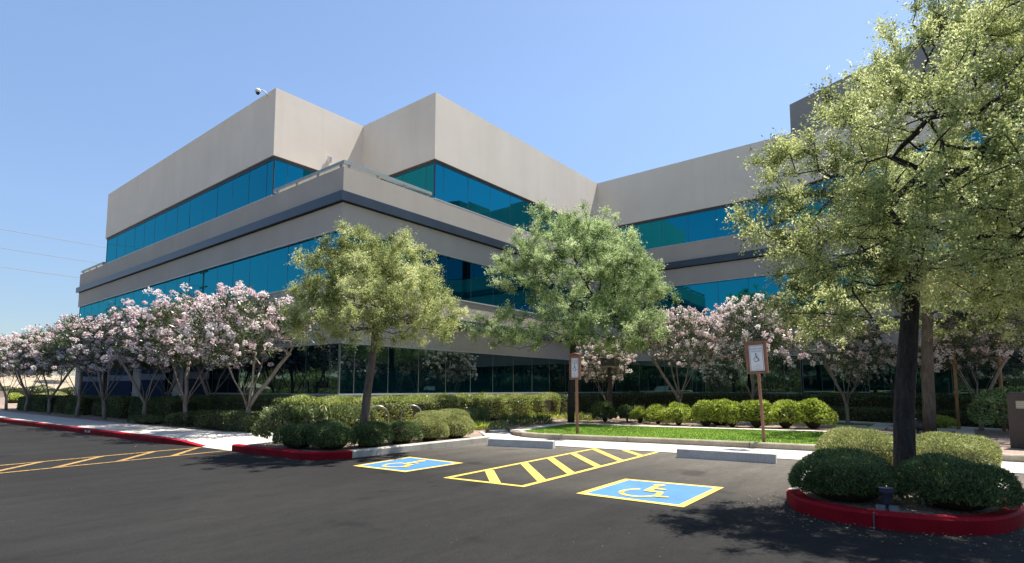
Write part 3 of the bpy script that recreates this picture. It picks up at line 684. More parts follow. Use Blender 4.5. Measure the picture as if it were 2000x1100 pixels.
def text_mesh(s, size, m, parent, name, bold=0.0):
    c = bpy.data.curves.new(name, 'FONT'); c.body = s; c.size = size; c.align_x = 'CENTER'; c.align_y = 'CENTER'; c.extrude = 0.0015; c.offset = bold
    o = bpy.data.objects.new(name, c); COL.objects.link(o)
    dg = bpy.context.evaluated_depsgraph_get(); dg.update()
    me = bpy.data.meshes.new_from_object(o.evaluated_get(dg)); bpy.data.objects.remove(o); me.materials.clear(); me.materials.append(m)
    return link(name, me, parent)
def sign(loc, rz, label, wd=0.44, ht=0.74, zb=1.66, peak=0.0, lean=0.0):
    """board faces -X in local space"""
    r = thing('accessible_parking_sign', label, 'sign', loc, rz, 'accessible parking signs at the lawn kerb')
    r.rotation_euler = (lean, 0, rz)
    MB().box(-0.03, 0.03, -0.03, 0.03, -0.2, zb + 0.1).obj('post', M['copper'], r)
    b = MB(); h = wd / 2
    prof = [(-h, zb), (h, zb), (h, zb + ht), (0, zb + ht + peak), (-h, zb + ht)]
    b.add([(-0.062, y, z) for y, z in prof] + [(-0.032, y, z) for y, z in prof], [(0, 1, 2, 3, 4), (9, 8, 7, 6, 5)] + [(i, 5 + i, 5 + (i + 1) % 5, (i + 1) % 5) for i in range(5)])
    bo = b.obj('backboard', M['copper'], r)
    f = MB()   # raised rim
    for (a, c, d, e) in ((-h - .012, -h + .018, zb - .012, zb + ht + .0), (h - .018, h + .012, zb - .012, zb + ht + .0)): f.box(-0.085, -0.028, a, c, d, e)
    f.box(-0.083, -0.03, -h + .018, h - .018, zb - .012, zb + .018); f.box(-0.083, -0.03, -h + .018, h - .018, zb + ht - 0.03, zb + ht - 0.002)
    if peak:
        for s_ in (-1, 1): f.add([(x, y, z) for x in (-0.12, -0.02) for y, z in ((0, zb + ht + peak), (s_ * (h + .04), zb + ht - .005), (s_ * (h + .04), zb + ht + .02), (0, zb + ht + peak + .025))], [(0, 1, 2, 3), (7, 6, 5, 4), (0, 4, 5, 1), (1, 5, 6, 2), (2, 6, 7, 3), (3, 7, 4, 0)])
    f.obj('rim', M['copper'], r)
    pw, ph = wd * 0.70, ht * 0.82; pz = zb + ht * 0.47
    pl = MB().box(-0.068, -0.06, -pw / 2, pw / 2, pz - ph / 2, pz + ph / 2).obj('sign_plate', M['signface'], r)
    k = MB(); hw, hh_ = pw / 2 - .016, ph / 2 - .016
    for (y0, y1, z0, z1) in ((-hw, hw, hh_ - .008, hh_), (-hw, hw, -hh_, -hh_ + .008), (-hw, -hw + .008, -hh_ + .008, hh_ - .008), (hw - .008, hw, -hh_ + .008, hh_ - .008)): k.box(-0.0695, -0.067, y0, y1, pz + z0, pz + z1)
    # small print too fine to read
    rr = random.Random(4)
    k2 = MB()
    for i, zz in enumerate((-0.17, -0.205, -0.24, -0.265)):
        y = -hw + 0.05 + (0.03 if i in (0, 3) else 0)
        while y < hw - 0.06 - (0.03 if i in (0, 3) else 0):
            l = rr.uniform(0.012, 0.035); k2.box(-0.0695, -0.067, y, y + l, pz + zz * ht / 0.74, pz + zz * ht / 0.74 + 0.011); y += l + 0.008
    k.obj('plate_border', M['signblue'], pl); k2.obj('small_print', M['signgrey'], pl)
    s2 = MB()
    for kk, poly in enumerate(isa_polys()):
        s2.add([(-0.0695 - kk * 0.00005, -u * 0.19, pz + 0.01 + v * 0.21) for u, v in poly], [list(range(len(poly)))])
    s2.obj('wheelchair_symbol', M['signblue'], pl, fixn=False)
    for tx, zz in (('RESERVED', 0.215), ('PARKING', 0.155)):
        t = text_mesh(tx, 0.058, M['signgrey'], pl, 'lettering', 0.0008)
        t.matrix_local = Matrix(((0, 0, -1, -0.069), (-1, 0, 0, 0), (0, 1, 0, pz + zz * ht / 0.74), (0, 0, 0, 1)))
sign((14.33, 3.73, 0.13), math.radians(2), 'brown framed accessible parking sign at the right end of the lawn kerb', 0.46, 0.76, 1.66, 0.0, math.radians(-2.5))
sign((13.7, 8.55, 0.13), math.radians(-14), 'brown framed accessible parking sign with peaked top below the middle tree', 0.40, 0.68, 1.55, 0.04, math.radians(0.0))
for (x, y, lb) in ((12.86, 8.75, 'dark slatted rectangle on the pavement near the left wheel stop'), (13.15, 3.78, 'dark slatted rectangle on the pavement behind the right wheel stop')):
    r = thing('dark_slats', lb, 'drain grate', (x, y, 0.012), math.radians(8), 'dark slatted rectangles on the pavement')
    q = MB(); q.box(-.1, .1, -.27, .27, 0.0, 0.006); q.obj('frame', M['darkgrey'], r)  # flat dark rectangle with raised slats, laid on the pavement
    q = MB()
    for k in range(9): q.box(-.09, .09, -.25 + k * .057, -.25 + k * .057 + .03, 0.006, 0.012)
    q.obj('bars', M['boxgrey'], r)
# kerb lettering
tm = text_mesh('FIRE  LANE', 0.10, M['white'], None, 'kerb_lettering', 0.002)
tm.matrix_world = Matrix(((0.036, 0, -1, 5.668), (-1, 0, -0.036, 21.6), (0, 1, 0, 0.068), (0, 0, 0, 1)))
tag(tm, 'small white stencilled letters on the shaded red kerb at the left', 'lettering')
# bike racks
def bike_rack(x, y, rz, label):
    r = thing('bike_rack', label, 'bike rack', (x, y, 0.12), rz + .5, 'steel hoops behind the left island')
    MB().tube([(0, -.32, 0), (0, -.32, .48)] + [(0, -.32 * math.cos(t), .48 + .30 * math.sin(t)) for t in np.linspace(0.2, math.pi - .2, 10)] + [(0, .32, .48), (0, .32, 0)], 0.021, 10).obj('hoop', M['steel'], r, True)
    for s in (-1, 1): lathe([(.07, 0), (.07, .012), (.03, .014)], 12, (0, s * .32, 0)).obj('base_plate', M['steel'], r)
bike_rack(10.65, 13.55, math.radians(30), 'steel bike hoop just right of the leaning tree trunk')
bike_rack(11.75, 13.3, math.radians(30), 'steel bike hoop standing farther from the leaning tree trunk')
# post lamps
def post_lamp(x, y, zt, label, rz, box):
    r = thing('post_lamp', label, 'post lamp', (x, y, 0.12), rz, 'brown post lamps')
    MB().box(-.075, .075, -.075, .075, 0, zt).obj('post', M['bark_brown'] if box == 'l' else M['bronze'], r)
    h = MB(); h.box(-.32, .32, -.32, .32, zt + .02, zt + .36)
    h.obj('lamp_head', M['bronze'] if box != 'l' else M['boxgrey'], r)
    MB().box(-.24, .24, -.24, .24, zt - .035, zt + .021).obj('lens', M['lens'], r)
    l = MB()
    for k in range(3): l.box(-.33, .33, -.33, .33, zt + .08 + k * .07, zt + .09 + k * .07)
    l.obj('louvre', M['boxgrey'], r)
post_lamp(21.6, 11.8, 2.25, 'brown post lamp with a flat box head beside the slim oleander', math.radians(10), 'r')
post_lamp(9.3, 33.2, 2.35, 'grey box headed post lamp between the oleanders by the pavement', math.radians(4), 'l')
# bollard light
bo = thing('bollard_light', 'dark brown slab bollard light with a pale lens at the right edge', 'bollard light', (16.45, -1.05, 0.125), math.radians(-10))
q = MB(); q.add([(x * k, y * k, z) for z, k in ((0, 1.0), (1.17, 1.0), (1.2, 0.94)) for x, y in ((-.13, -.26), (.13, -.26), (.13, .26), (-.13, .26))],
      [(3, 2, 1, 0), (8, 9, 10, 11)] + [(l * 4 + i, l * 4 + (i + 1) % 4, l * 4 + 4 + (i + 1) % 4, l * 4 + 4 + i) for l in range(2) for i in range(4)])
q.obj('slab', M['bronze'], bo)
MB().box(-.137, -.12, -.20, .12, .86, 1.02).obj('lens', M['lens'], bo)
q = MB()
for k in range(4): q.box(-.143, -.135, -.2, .12, .875 + k * .04, .882 + k * .04)
q.obj('louvre', M['bronze'], bo)
# floodlight in the right island
fl = thing('floodlight', 'dark garden floodlight on two grey boxes by the red kerb', 'floodlight', (7.12, 0.67, 0.13), math.radians(8))
fl.scale = (.75,) * 3
for s in (-1, 1): MB().box(-.045, .045, s * .075 - .055, s * .075 + .055, 0, .085).obj('junction_box', M['boxgrey'], fl)
MB().tube([(0, 0, .04), (0, 0, .12)], .018, 8).obj('stem', M['lamp_blue'], fl)
lathe([(.045, .10), (.05, .12), (.052, .2), (.08, .26), (.082, .27)], 16).obj('lamp_body', M['lamp_blue'], fl, True)
MB().box(-.085, .085, -.085, .085, .268, .325).obj('lamp_hood', M['lamp_blue'], fl)
def spot(x, y, label, s=1.0):
    r = thing('spotlight', label, 'spotlight', (x, y, 0.125), 0.4, 'small black garden spotlights')
    MB().tube([(0, 0, -0.05), (0, 0, .12 * s)], .015 * s, 8).obj('stake', M['black'], r)
    MB().tube([(-.1 * s, 0, .10 * s), (-.02 * s, 0, .14 * s), (.1 * s, 0, .2 * s)], [.05 * s, .075 * s, .085 * s], 12).obj('lamp_head', M['black'], r, True)
spot(19.9, 1.03, 'black spotlight at the foot of the second right trunk', 1.6)
spot(6.58, 10.95, 'small dark spotlight between the clipped domes on the left island', 0.8)

# ------------------------------------------------------------------ trees
def grow_tree(trunk, r0, blobs, ntips, seed, k0=2, droop=0.0, shoots=20, step=0.3, wig=0.09, updir=0.5, limbs=()):
    """skeleton from a trunk polyline to tips spread through ellipsoid blobs; returns (pos, parent, radius, tipflag)"""
    r = np.random.default_rng(seed)
    pos = [np.array(p, float) for p in trunk]; par = [-1] + list(range(len(trunk) - 1))
    nt = len(trunk); free = list(range(k0, nt)) if not limbs else []
    for at_, lb in limbs:
        last = at_
        for j, q in enumerate(lb):
            pos.append(np.array(q, float)); par.append(last); last = len(pos) - 1
            if j >= len(lb) - 2: free.append(last)
    wts = np.array([b[1][0] * b[1][1] * b[1][2] for b in blobs]); wts = wts / wts.sum()
    tips = []
    for _ in range(ntips):
        c, rad = blobs[r.choice(len(blobs), p=wts)]
        d = unit(r.normal(size=3)); q = np.array(c) + d * np.array(rad) * r.uniform(0.15, 1) ** 0.55
        tips.append(q)
    for _ in range(shoots):
        c, rad = blobs[r.choice(len(blobs), p=wts)]
        d = unit(r.normal(size=3) + np.array([0, 0, 0.5])); tips.append(np.array(c) + d * np.array(rad) * r.uniform(1.05, 1.28))
    top = pos[-1]
    tips.sort(key=lambda q: np.linalg.norm(q - top))
    istip = {}
    for q in tips:
        arr = np.array([pos[k] for k in free]); dv = q - arr; dist = np.linalg.norm(dv, axis=1)
        cost = dist + np.maximum(0, -dv[:, 2]) * 0.8 + 0.10 * np.linalg.norm(arr - top, axis=1)
        j = free[int(np.argmin(cost))]; p = pos[j]; L = np.linalg.norm(q - p); m = max(1, int(L / step)); last = j
        side = unit(r.normal(size=3)) * L * wig
        ctrl = (p + q) / 2 + np.array([0, 0, updir * L * 0.18]) + side
        for i in range(1, m + 1):
            t = i / m; x = (1 - t) ** 2 * p + 2 * t * (1 - t) * ctrl + t * t * q + r.normal(size=3) * 0.02
            if i == m: x = x - np.array([0, 0, droop * r.uniform(0, 1)])
            pos.append(x); par.append(last); last = len(pos) - 1; free.append(last)
        istip[last] = True
    nn = len(pos); rad = np.zeros(nn); ch = [[] for _ in range(nn)]
    for i, p in enumerate(par):
        if p >= 0: ch[p].append(i)
    for i in range(nn - 1, -1, -1):
        rad[i] = 0.006 if not ch[i] else max(0.006, sum(rad[c] ** 2.4 for c in ch[i]) ** (1 / 2.4))
    s = r0 * 0.8 / rad[k0]; e = math.log(max(s * rad[k0], 1e-6) / 0.006) / math.log(max(rad[k0] / 0.006, 1.01))
    rad = 0.006 * (rad / 0.006) ** e
    for i in range(nt): rad[i] = max(rad[i], r0 * (1.12 - 0.35 * i / (nt - 1))) if i <= k0 else rad[i]
    return np.array(pos), par, rad, ch
def skeleton_mesh(name, pos, par, rad, ch, m, sides_big=10, minr=0.0):
    mb = MB()
    nn = len(pos); done = set()
    def chain(i):
        c = [par[i], i] if par[i] >= 0 else [i]
        while ch[c[-1]]:
            nx = max(ch[c[-1]], key=lambda k: rad[k]); c.append(nx)
            if len(c) > 400: break
        return c
    starts = [0] + [c for i in range(nn) for c in ch[i] if ch[i] and c != max(ch[i], key=lambda k: rad[k])]
    for s0 in starts:
        c = chain(s0); rr = [min(rad[k], rad[c[1]] if len(c) > 1 and par[s0] >= 0 else 9) for k in c]
        if max(rr) < minr: continue
        sd = sides_big if max(rr) > 0.04 else (6 if max(rr) > 0.015 else 4)
        mb.tube([tuple(pos[k]) for k in c], [float(x) for x in rr], sd, 0, True)
    return mb.mesh(name, m, True)
def twig_leaves(pos, par, rad, ch, seed, center, thr, per, leaves, tl, L, W, upb=0.15, outb=0.7, droop=0.0, tintamp=0.28):
    r = np.random.default_rng(seed)
    hgt = np.zeros(len(pos), int)          # steps back from the branch tip
    for i in range(len(pos) - 1, 0, -1): hgt[par[i]] = max(hgt[par[i]], hgt[i] + 1)
    sel = np.where(hgt <= thr)[0]; sel = sel[sel > 6]
    P = pos[sel]; n = len(P)
    D = unit(P - np.array(center))
    P = np.repeat(P, per, 0); D = np.repeat(D, per, 0); N = len(P)
    T = unit(D * outb + r.normal(size=(N, 3)) * 0.75 + np.array([0, 0, upb])); ln = r.uniform(0.35, 1, N) * tl
    tt = r.normal(0, 0.13, N)
    t = r.uniform(0.08, 1, (N, leaves))
    Q = P[:, None] + T[:, None] * (t * ln[:, None])[..., None]; Q[..., 2] -= droop * (t * ln[:, None]) ** 2
    Q = Q + r.normal(size=Q.shape) * 0.018
    AX = unit(T[:, None] * 0.7 + r.normal(size=Q.shape) * 0.75 - np.array([0, 0, droop * 0.8]))
    Q = Q.reshape(-1, 3); AX = AX.reshape(-1, 3); m = len(Q)
    tint = np.repeat(tt, leaves) + 0.50 + 1.3 * tintamp * lump_noise(Q, 3.4, seed + 9) + r.normal(0, 0.17, m)
    return leaf_quads(Q, AX, r.uniform(0.6, 1.15, m) * L, r.uniform(0.7, 1.1, m) * W, r), tint
def tree(name, label, cat, base, rz, trunk, r0, blobs, ntips, seed, bark, leaf, center, group=None, k0=2, droop=0, shoots=20, thr=4, per=3, leaves=10, tl=0.4, L=0.06, W=0.025, updir=0.5, wig=0.09, ldroop=0.0):
    pos, par, rad, ch = grow_tree(trunk, r0, blobs, ntips, seed, k0, droop, shoots, wig=wig, updir=updir)
    t = thing(name, label, cat, base, rz, group)
    link('trunk', skeleton_mesh(name + '_trunk', pos, par, rad, ch, bark), t)
    V, ti = twig_leaves(pos, par, rad, ch, seed, center, thr, per, leaves, tl, L, W, droop=ldroop)
    c = link('crown', quad_mesh(name + '_crown', V, ti, leaf), t)
    print(name, 'nodes', len(pos), 'leaves', len(ti))
    return t
# offsets along the camera's right (R_) and depth (F_) on the ground, used only to write crown shapes down
R_ = np.array((0.6226636, -0.7824897)); F_ = np.array((0.7825, 0.6227))
def rel(a, b, z): v = R_ * a + F_ * b; return (v[0], v[1], z)
TG = 'fine leaved shade trees of the car park'
tL = tree('shade_tree', 'small round olive tree with leaning trunk on the left island', 'tree', (7.85, 10.5, 0.12), 0,
     [rel(0, 0, -0.1), rel(0.02, 0, 0.5), rel(0.08, 0, 1.2), rel(0.16, 0, 1.85), rel(0.22, 0, 2.35), rel(0.22, 0.05, 2.8)], 0.092,
     [(rel(0.15, 0, 3.75), (1.5, 1.5, 1.1)), (rel(-0.85, 0, 3.1), (1.15, 1.15, 0.70)), (rel(1.05, 0, 3.05), (1.2, 1.15, 0.70)), (rel(0.1, -.6, 3.0), (1.2, 1.1, .65)), (rel(-0.25, 0.3, 4.3), (1.0, 0.9, 0.6)), (rel(0.85, .2, 4.1), (.9, .8, .6))],
     640, 11, M['bark_brown'], M['leaf_olive'], rel(0.2, 0, 3.0), TG, k0=4, thr=3, per=34, leaves=12, tl=0.30, L=0.046, W=0.0175, droop=0.1, ldroop=0.4, shoots=24)
tM = tree('shade_tree', 'tall grey green tree behind the left sign with low spreading skirts', 'tree', (18.4, 11.75, 0.12), 0,
     [rel(0, 0, -0.1), rel(0.0, 0, 0.8), rel(0.05, 0, 1.8), rel(0.1, 0, 2.7), rel(0.1, 0, 3.6), rel(0.15, .1, 4.6)], 0.13,
     [(rel(0.4, 0, 5.7), (2.9, 2.4, 1.8)), (rel(-2.0, -.3, 3.45), (2.1, 1.7, 0.85)), (rel(1.8, -.2, 3.7), (2.5, 1.9, 1.05)), (rel(-0.6, 0, 7.1), (1.6, 1.6, 1.3)), (rel(1.0, .2, 7.1), (1.7, 1.6, 1.1)), (rel(2.2, .2, 5.7), (2.0, 1.7, 1.4)), (rel(-1.9, 0, 5.9), (1.5, 1.4, 1.0)), (rel(0, -1.2, 3.8), (2.0, 1.6, 1.0)), (rel(3.1, -.2, 4.7), (1.1, 1.1, .7))],
     900, 23, M['bark_dark'], M['leaf_green'], rel(0.1, 0, 3.6), TG, k0=3, thr=4, per=34, leaves=11, tl=0.45, L=0.068, W=0.026, shoots=40)
tR = tree('shade_tree', 'large near tree with dark forked trunk in the red kerbed island', 'tree', (8.75, 0.62, 0.1), 0,
     [rel(0, 0, -0.1), rel(0.02, 0, 0.5), rel(0.05, 0, 1.1), rel(0.11, -.05, 1.85), rel(0.17, -.1, 2.6), rel(0.26, -.15, 3.3), rel(0.36, -.2, 4.1)], 0.117,
     [(rel(0.45, -.4, 4.0), (1.9, 1.5, 1.4)), (rel(-1.25, -.4, 3.3), (1.05, 1.0, .75)), (rel(-.9, -.2, 4.2), (.8, .9, .5)), (rel(.05, -.2, 4.95), (.75, .9, .5)), (rel(1.05, -.2, 5.5), (1.15, 1.2, .9)), (rel(1.5, -.4, 6.3), (1.3, 1.2, .8)), (rel(1.75, -.4, 4.0), (1.5, 1.4, 1.5)), (rel(0.5, -1.0, 3.0), (1.9, 1.2, 0.7)), (rel(1.9, -.4, 2.8), (1.3, 1.1, .6)), (rel(-0.6, -.7, 2.75), (1.2, .9, .5)), (rel(-1.1, -.3, 2.4), (.8, .8, .35))],
     1000, 37, M['bark_dark'], M['leaf_olive'], rel(0.3, -.3, 3.2), TG, k0=3, thr=4, per=30, leaves=12, tl=0.33, L=0.043, W=0.0185, shoots=46, wig=0.12)
t2 = tree('shade_tree', 'second right tree with brown trunk standing in the gravel behind', 'tree', (20.45, 0.78, 0.12), 0,
     [rel(0, 0, -0.1), rel(0.03, 0, 0.8), rel(0.05, 0, 1.8), rel(0.1, 0, 2.7), rel(0.15, 0, 3.6), rel(0.2, .1, 4.6)], 0.16,
     [(rel(0.3, 0, 5.6), (2.9, 2.6, 2.2)), (rel(-2.5, -.3, 3.7), (2.2, 1.7, 1.1)), (rel(2.2, -.2, 3.8), (2.3, 1.9, 1.2)), (rel(0, -.8, 3.5), (2.0, 1.2, .8)), (rel(0.5, 0, 7.2), (2.0, 2.0, 1.3))],
     640, 41, M['bark_brown'], M['leaf_olive'], rel(0.1, 0, 3.6), TG, k0=3, thr=4, per=15, leaves=10, tl=0.45, L=0.085, W=0.036, shoots=24)

# oleander standards
def oleander(seed, H=4.4, W_=1.6):
    r = np.random.default_rng(seed); t = thing('oleander_tree', 'x', 'flowering tree')
    trunk = [(0, 0, -0.1), (0.02, 0.01, 0.3), (0.03, 0.03, 0.55), (0.05, 0.04, 0.75)]
    limbs = []
    for k in range(6):
        a = 6.283 * k / 6 + r.uniform(-.3, .3); sp = r.uniform(.55, 1.0)
        limbs.append((2 + k % 2, [(.04 + math.cos(a) * sp * f + r.normal(0, .02), .04 + math.sin(a) * sp * f + r.normal(0, .02), .75 + (H * .54 - .75) * g_) for f, g_ in ((.22, .25), (.5, .5), (.78, .78), (1.0, 1.0))]))
    zc = H * 0.70
    blobs = [((0, 0, zc), (W_, W_, H * 0.24)), ((0.1, -0.1, zc + H * 0.12), (W_ * .75, W_ * .75, H * 0.18)), ((-0.3, 0.3, zc - H * .10), (W_ * .8, W_ * .8, H * .13))]
    pos, par, rad, ch = grow_tree(trunk, 0.07, blobs, 240, seed, 3, 0, 3, step=0.35, wig=0.05, updir=-0.5, limbs=limbs)
    link('trunk', skeleton_mesh('oleander_trunk', pos, par, rad, ch, M['bark_pale'], 8), t)
    hg = np.zeros(len(pos), int)
    for i in range(len(pos) - 1, 0, -1): hg[par[i]] = max(hg[par[i]], hg[i] + 1)
    hi = np.where((hg <= 3) & (pos[:, 2] > H * 0.48))[0]
    P = np.repeat(pos[hi], 44, 0); D = unit(P - np.array((0, 0, zc * 0.8)))
    T = unit(D * 0.8 + r.normal(size=P.shape) * 0.7 + np.array([0, 0, 0.2]))
    Q = P + r.normal(size=P.shape) * 0.12
    V = leaf_quads(Q, T, r.uniform(0.09, 0.16, len(Q)), r.uniform(0.025, 0.038, len(Q)), r)
    ti = 0.42 + 0.25 * lump_noise(Q, 2.0, seed) + r.normal(0, 0.18, len(Q))
    link('crown', quad_mesh('oleander_crown', V, ti, M['leaf_olea']), t)
    # blossom heads over the outside of the crown
    tips = np.array([i for i in range(len(pos)) if not ch[i] and pos[i, 2] > H * 0.5])
    C = pos[tips]; C = np.concatenate([C] + [C + r.normal(size=C.shape) * 0.25 for _ in range(3)])
    od = unit(C - np.array((0, 0, zc * 0.85))); C = C + od * 0.16
    keep = (r.uniform(size=len(C)) < 0.86) & (np.hypot(C[:, 0], C[:, 1]) < W_ * 1.12) & (C[:, 2] > H * .46) & (C[:, 2] < H * 1.02); C = C[keep]; od = od[keep]
    rr = r.uniform(0.05, 0.16, len(C)); K = 42
    dd = unit(r.normal(size=(len(C), K, 3)) + od[:, None] * 0.5); Pp = C[:, None] + dd * rr[:, None, None] * r.uniform(0.5, 1, (len(C), K, 1))
    AX = unit(dd * 0.4 + r.normal(size=dd.shape)); Pp = Pp.reshape(-1, 3); AX = AX.reshape(-1, 3)
    ti = np.repeat(r.uniform(0.15, 0.85, len(C)), K) + r.normal(0, 0.15, len(Pp))
    V = leaf_quads(Pp - AX * 0.03, AX, r.uniform(0.042, 0.075, len(Pp)), r.uniform(0.038, 0.065, len(Pp)), r)
    link('blossom', quad_mesh('oleander_blossom', V, ti, M['petal']), t)
    return t
OL = [oleander(101), oleander(202), oleander(303)]
OG1, OG2 = 'pink oleander standards along the left pavement', 'pink oleander standards in the plaza beds'
olv = [  # x, y, scale, variant, turn, label, group
    (8.35, 16.75, 1.0, 0, 0.3, 'largest pink oleander tree, nearest along the left pavement', OG1),
    (8.25, 20.8, 1.02, 1, 1.9, 'pink oleander tree second from the near end of the left row', OG1),
    (8.15, 24.4, 1.02, 2, 4.0, 'pink oleander tree before the middle tiled pier', OG1),
    (8.0, 28.3, 1.02, 0, 2.6, 'pink oleander tree just right of the grey post lamp', OG1),
    (7.95, 32.0, 1.02, 1, 5.2, 'pink oleander tree just left of the grey post lamp', OG1),
    (7.9, 36.5, 1.02, 2, 0.9, 'pink oleander tree standing clear at the edge of the pavement', OG1),
    (7.9, 41.4, 1.02, 0, 5.0, 'small looking pink oleander tree second from the far left end', OG1),
    (7.8, 45.6, 1.02, 1, 3.3, 'farthest pink oleander tree beside the low wall', OG1),
    (8.0, 51.5, 1.02, 2, 2.0, 'faint oleander tree beyond the end of the building', OG1),
    (10.0, 23.0, 1.06, 2, 3.0, 'dark oleander crown in building shade behind the second tree', OG1),
    (10.0, 27.4, 1.06, 1, 0.7, 'dark oleander crown in building shade farther along the wall', OG1),
    (22.3, 12.3, 0.80, 1, 0.4, 'slim oleander tree beside the brown post lamp', OG2),
    (22.6, 9.15, 1.08, 0, 3.1, 'pink oleander tree between the post lamp and the right sign', OG2),
    (23.2, 6.35, 1.12, 2, 1.2, 'pink oleander tree right behind the right sign', OG2),
    (23.2, 3.2, 0.94, 1, 2.2, 'leaning oleander tree showing low pink blossom left of the big trunk', OG2),
    (22.5, -0.42, 0.94, 2, 5.5, 'oleander tree held between two wooden stakes at the right', OG2)]
used = set()
for x, y, s, v, rz, lb, gp_ in olv:
    z = 0.10 if y > 14 or x > 12 else 0.12
    if gp_ == OG1: s = (s * 1.12, s * 1.12, s)
    if v not in used:
        used.add(v); o = OL[v]; o.location = (x, y, z); o.rotation_euler = (0, 0, rz); o.scale = s if isinstance(s, tuple) else (s,) * 3; o['label'] = lb; o['group'] = gp_
    else: dup(OL[v], (x, y, z), rz, lb, s, gp_)
# stakes
for x, y, h, lb in ((22.2, 0.12, 2.9, 'wooden stake left of the staked oleander'), (22.6, -.95, 2.9, 'wooden stake right of the staked oleander')):
    r = thing('tree_stake', lb, 'stake', (x, y, 0.12), 0.3, 'wooden stakes of the right oleander')
    MB().tube([(0, 0, -.2), (0, 0, h - .06), (0, 0, h)], [.045, .045, .03], 10).obj('pole', M['wood'], r, True)
    MB().tube([(0, 0, h * .8), (0, 0, h * .8 + .04)], .05, 10).obj('tie', M['black'], r)
r = thing('tree_stake', 'pale thin stake tied to the second right trunk', 'stake', (20.35, 1.28, 0.12), 0)
MB().tube([(0, 0, -.2), (.03, -.02, 2.5)], .035, 8).obj('pole', M['bark_pale'], r, True)
MB().tube([(.02, 0, 2.0), (.12, -.12, 2.03)], .012, 6).obj('tie', M['black'], r)

# ------------------------------------------------------------------ shrubs and hedges
def box_points(n, lx, ly, lz, r, rg):
    """points and normals on a rounded box (no bottom), centred at x,y with base z=0"""
    a = np.array([lx * ly, lx * lz, lx * lz, ly * lz, ly * lz]); f = rg.choice(5, n, p=a / a.sum()); u = rg.uniform(-.5, .5, (n, 2))
    P = np.zeros((n, 3)); P[:, 2] = (u[:, 1] + .5) * lz; P[:, 0] = u[:, 0] * lx; P[:, 1] = u[:, 1] * ly
    t = f == 0; P[t] = np.column_stack([u[t, 0] * lx, u[t, 1] * ly, np.full(t.sum(), lz)])
    for k, s in ((1, -1), (2, 1)):
        t = f == k; P[t] = np.column_stack([u[t, 0] * lx, np.full(t.sum(), s * ly / 2), (u[t, 1] + .5) * lz])
    for k, s in ((3, -1), (4, 1)):
        t = f == k; P[t] = np.column_stack([np.full(t.sum(), s * lx / 2), u[t, 0] * ly, (u[t, 1] + .5) * lz])
    C = np.column_stack([np.clip(P[:, 0], -lx / 2 + r, lx / 2 - r), np.clip(P[:, 1], -ly / 2 + r, ly / 2 - r), np.clip(P[:, 2], min(r, lz * .4) * 0.6, lz - r)])
    N = unit(P - C); return C + N * r, N
def dome_points(n, rx, ry, h, pw, rg):
    d = unit(rg.normal(size=(n, 3))); d[:, 2] = np.where(d[:, 2] < -0.45, -d[:, 2], d[:, 2])
    k = (np.abs(d[:, 0]) ** pw + np.abs(d[:, 1]) ** pw + np.abs(d[:, 2]) ** pw) ** (-1 / pw)
    q = d * k[:, None]; zc = 0.42 * h; P = np.column_stack([q[:, 0] * rx, q[:, 1] * ry, zc + np.where(q[:, 2] > 0, q[:, 2] * (h - zc), q[:, 2] * zc)])
    N = unit(np.column_stack([q[:, 0] / rx, q[:, 1] / ry, q[:, 2] / (h * .5)])); return P, N
def foliage(P, N, rg, L, W, leafm, name, nz=0.05, nscale=3.0, seed=1, out=0.6, upb=0.35, depth=0.08, tint0=0.42, tamp=0.2):
    n = len(P); P = P + N * (nz * lump_noise(P, nscale, seed) - depth * rg.uniform(0, 1, n) ** 2)[:, None]
    P[:, 2] = np.maximum(P[:, 2], 0.02)
    A = unit(N * out + rg.normal(size=(n, 3)) * 0.7 + np.array([0, 0, upb]))
    ti = tint0 + tamp * lump_noise(P, nscale * 1.7, seed + 4) + rg.normal(0, 0.22, n)
    return quad_mesh(name, leaf_quads(P - A * L * 0.4, A, rg.uniform(.6, 1.2, n) * L, rg.uniform(.7, 1.1, n) * W, rg), ti, leafm)
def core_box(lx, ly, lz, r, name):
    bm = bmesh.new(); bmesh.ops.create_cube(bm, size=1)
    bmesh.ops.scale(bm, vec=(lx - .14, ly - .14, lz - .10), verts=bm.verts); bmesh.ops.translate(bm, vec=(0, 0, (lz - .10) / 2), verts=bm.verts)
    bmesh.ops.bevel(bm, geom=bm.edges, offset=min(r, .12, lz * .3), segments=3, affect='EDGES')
    me = bpy.data.meshes.new(name); bm.to_mesh(me); bm.free(); me.materials.append(M['shade_core']); return me
SEED = [500]
def hedge(label, cx, cy, lx, ly, lz, dens, L, W, leafm, r=0.2, name='hedge', group=None, rz=0.0, nz=0.06, z=0.12, tint0=0.42, upb=0.4, cat='hedge'):
    SEED[0] += 1; rg = np.random.default_rng(SEED[0])
    area = lx * ly + 2 * lz * (lx + ly); n = int(area * dens)
    t = thing(name, label, cat, (cx, cy, z), rz, group)
    P, N = box_points(n, lx, ly, lz, r, rg)
    link('foliage', foliage(P, N, rg, L, W, leafm, name + '_foliage', nz, 2.5, SEED[0], tint0=tint0, upb=upb), t)
    link('branches_or_core', core_box(lx, ly, lz, r, name + '_shade_core'), t); return t  # solid dark core, the shade between the leaves put into its colour
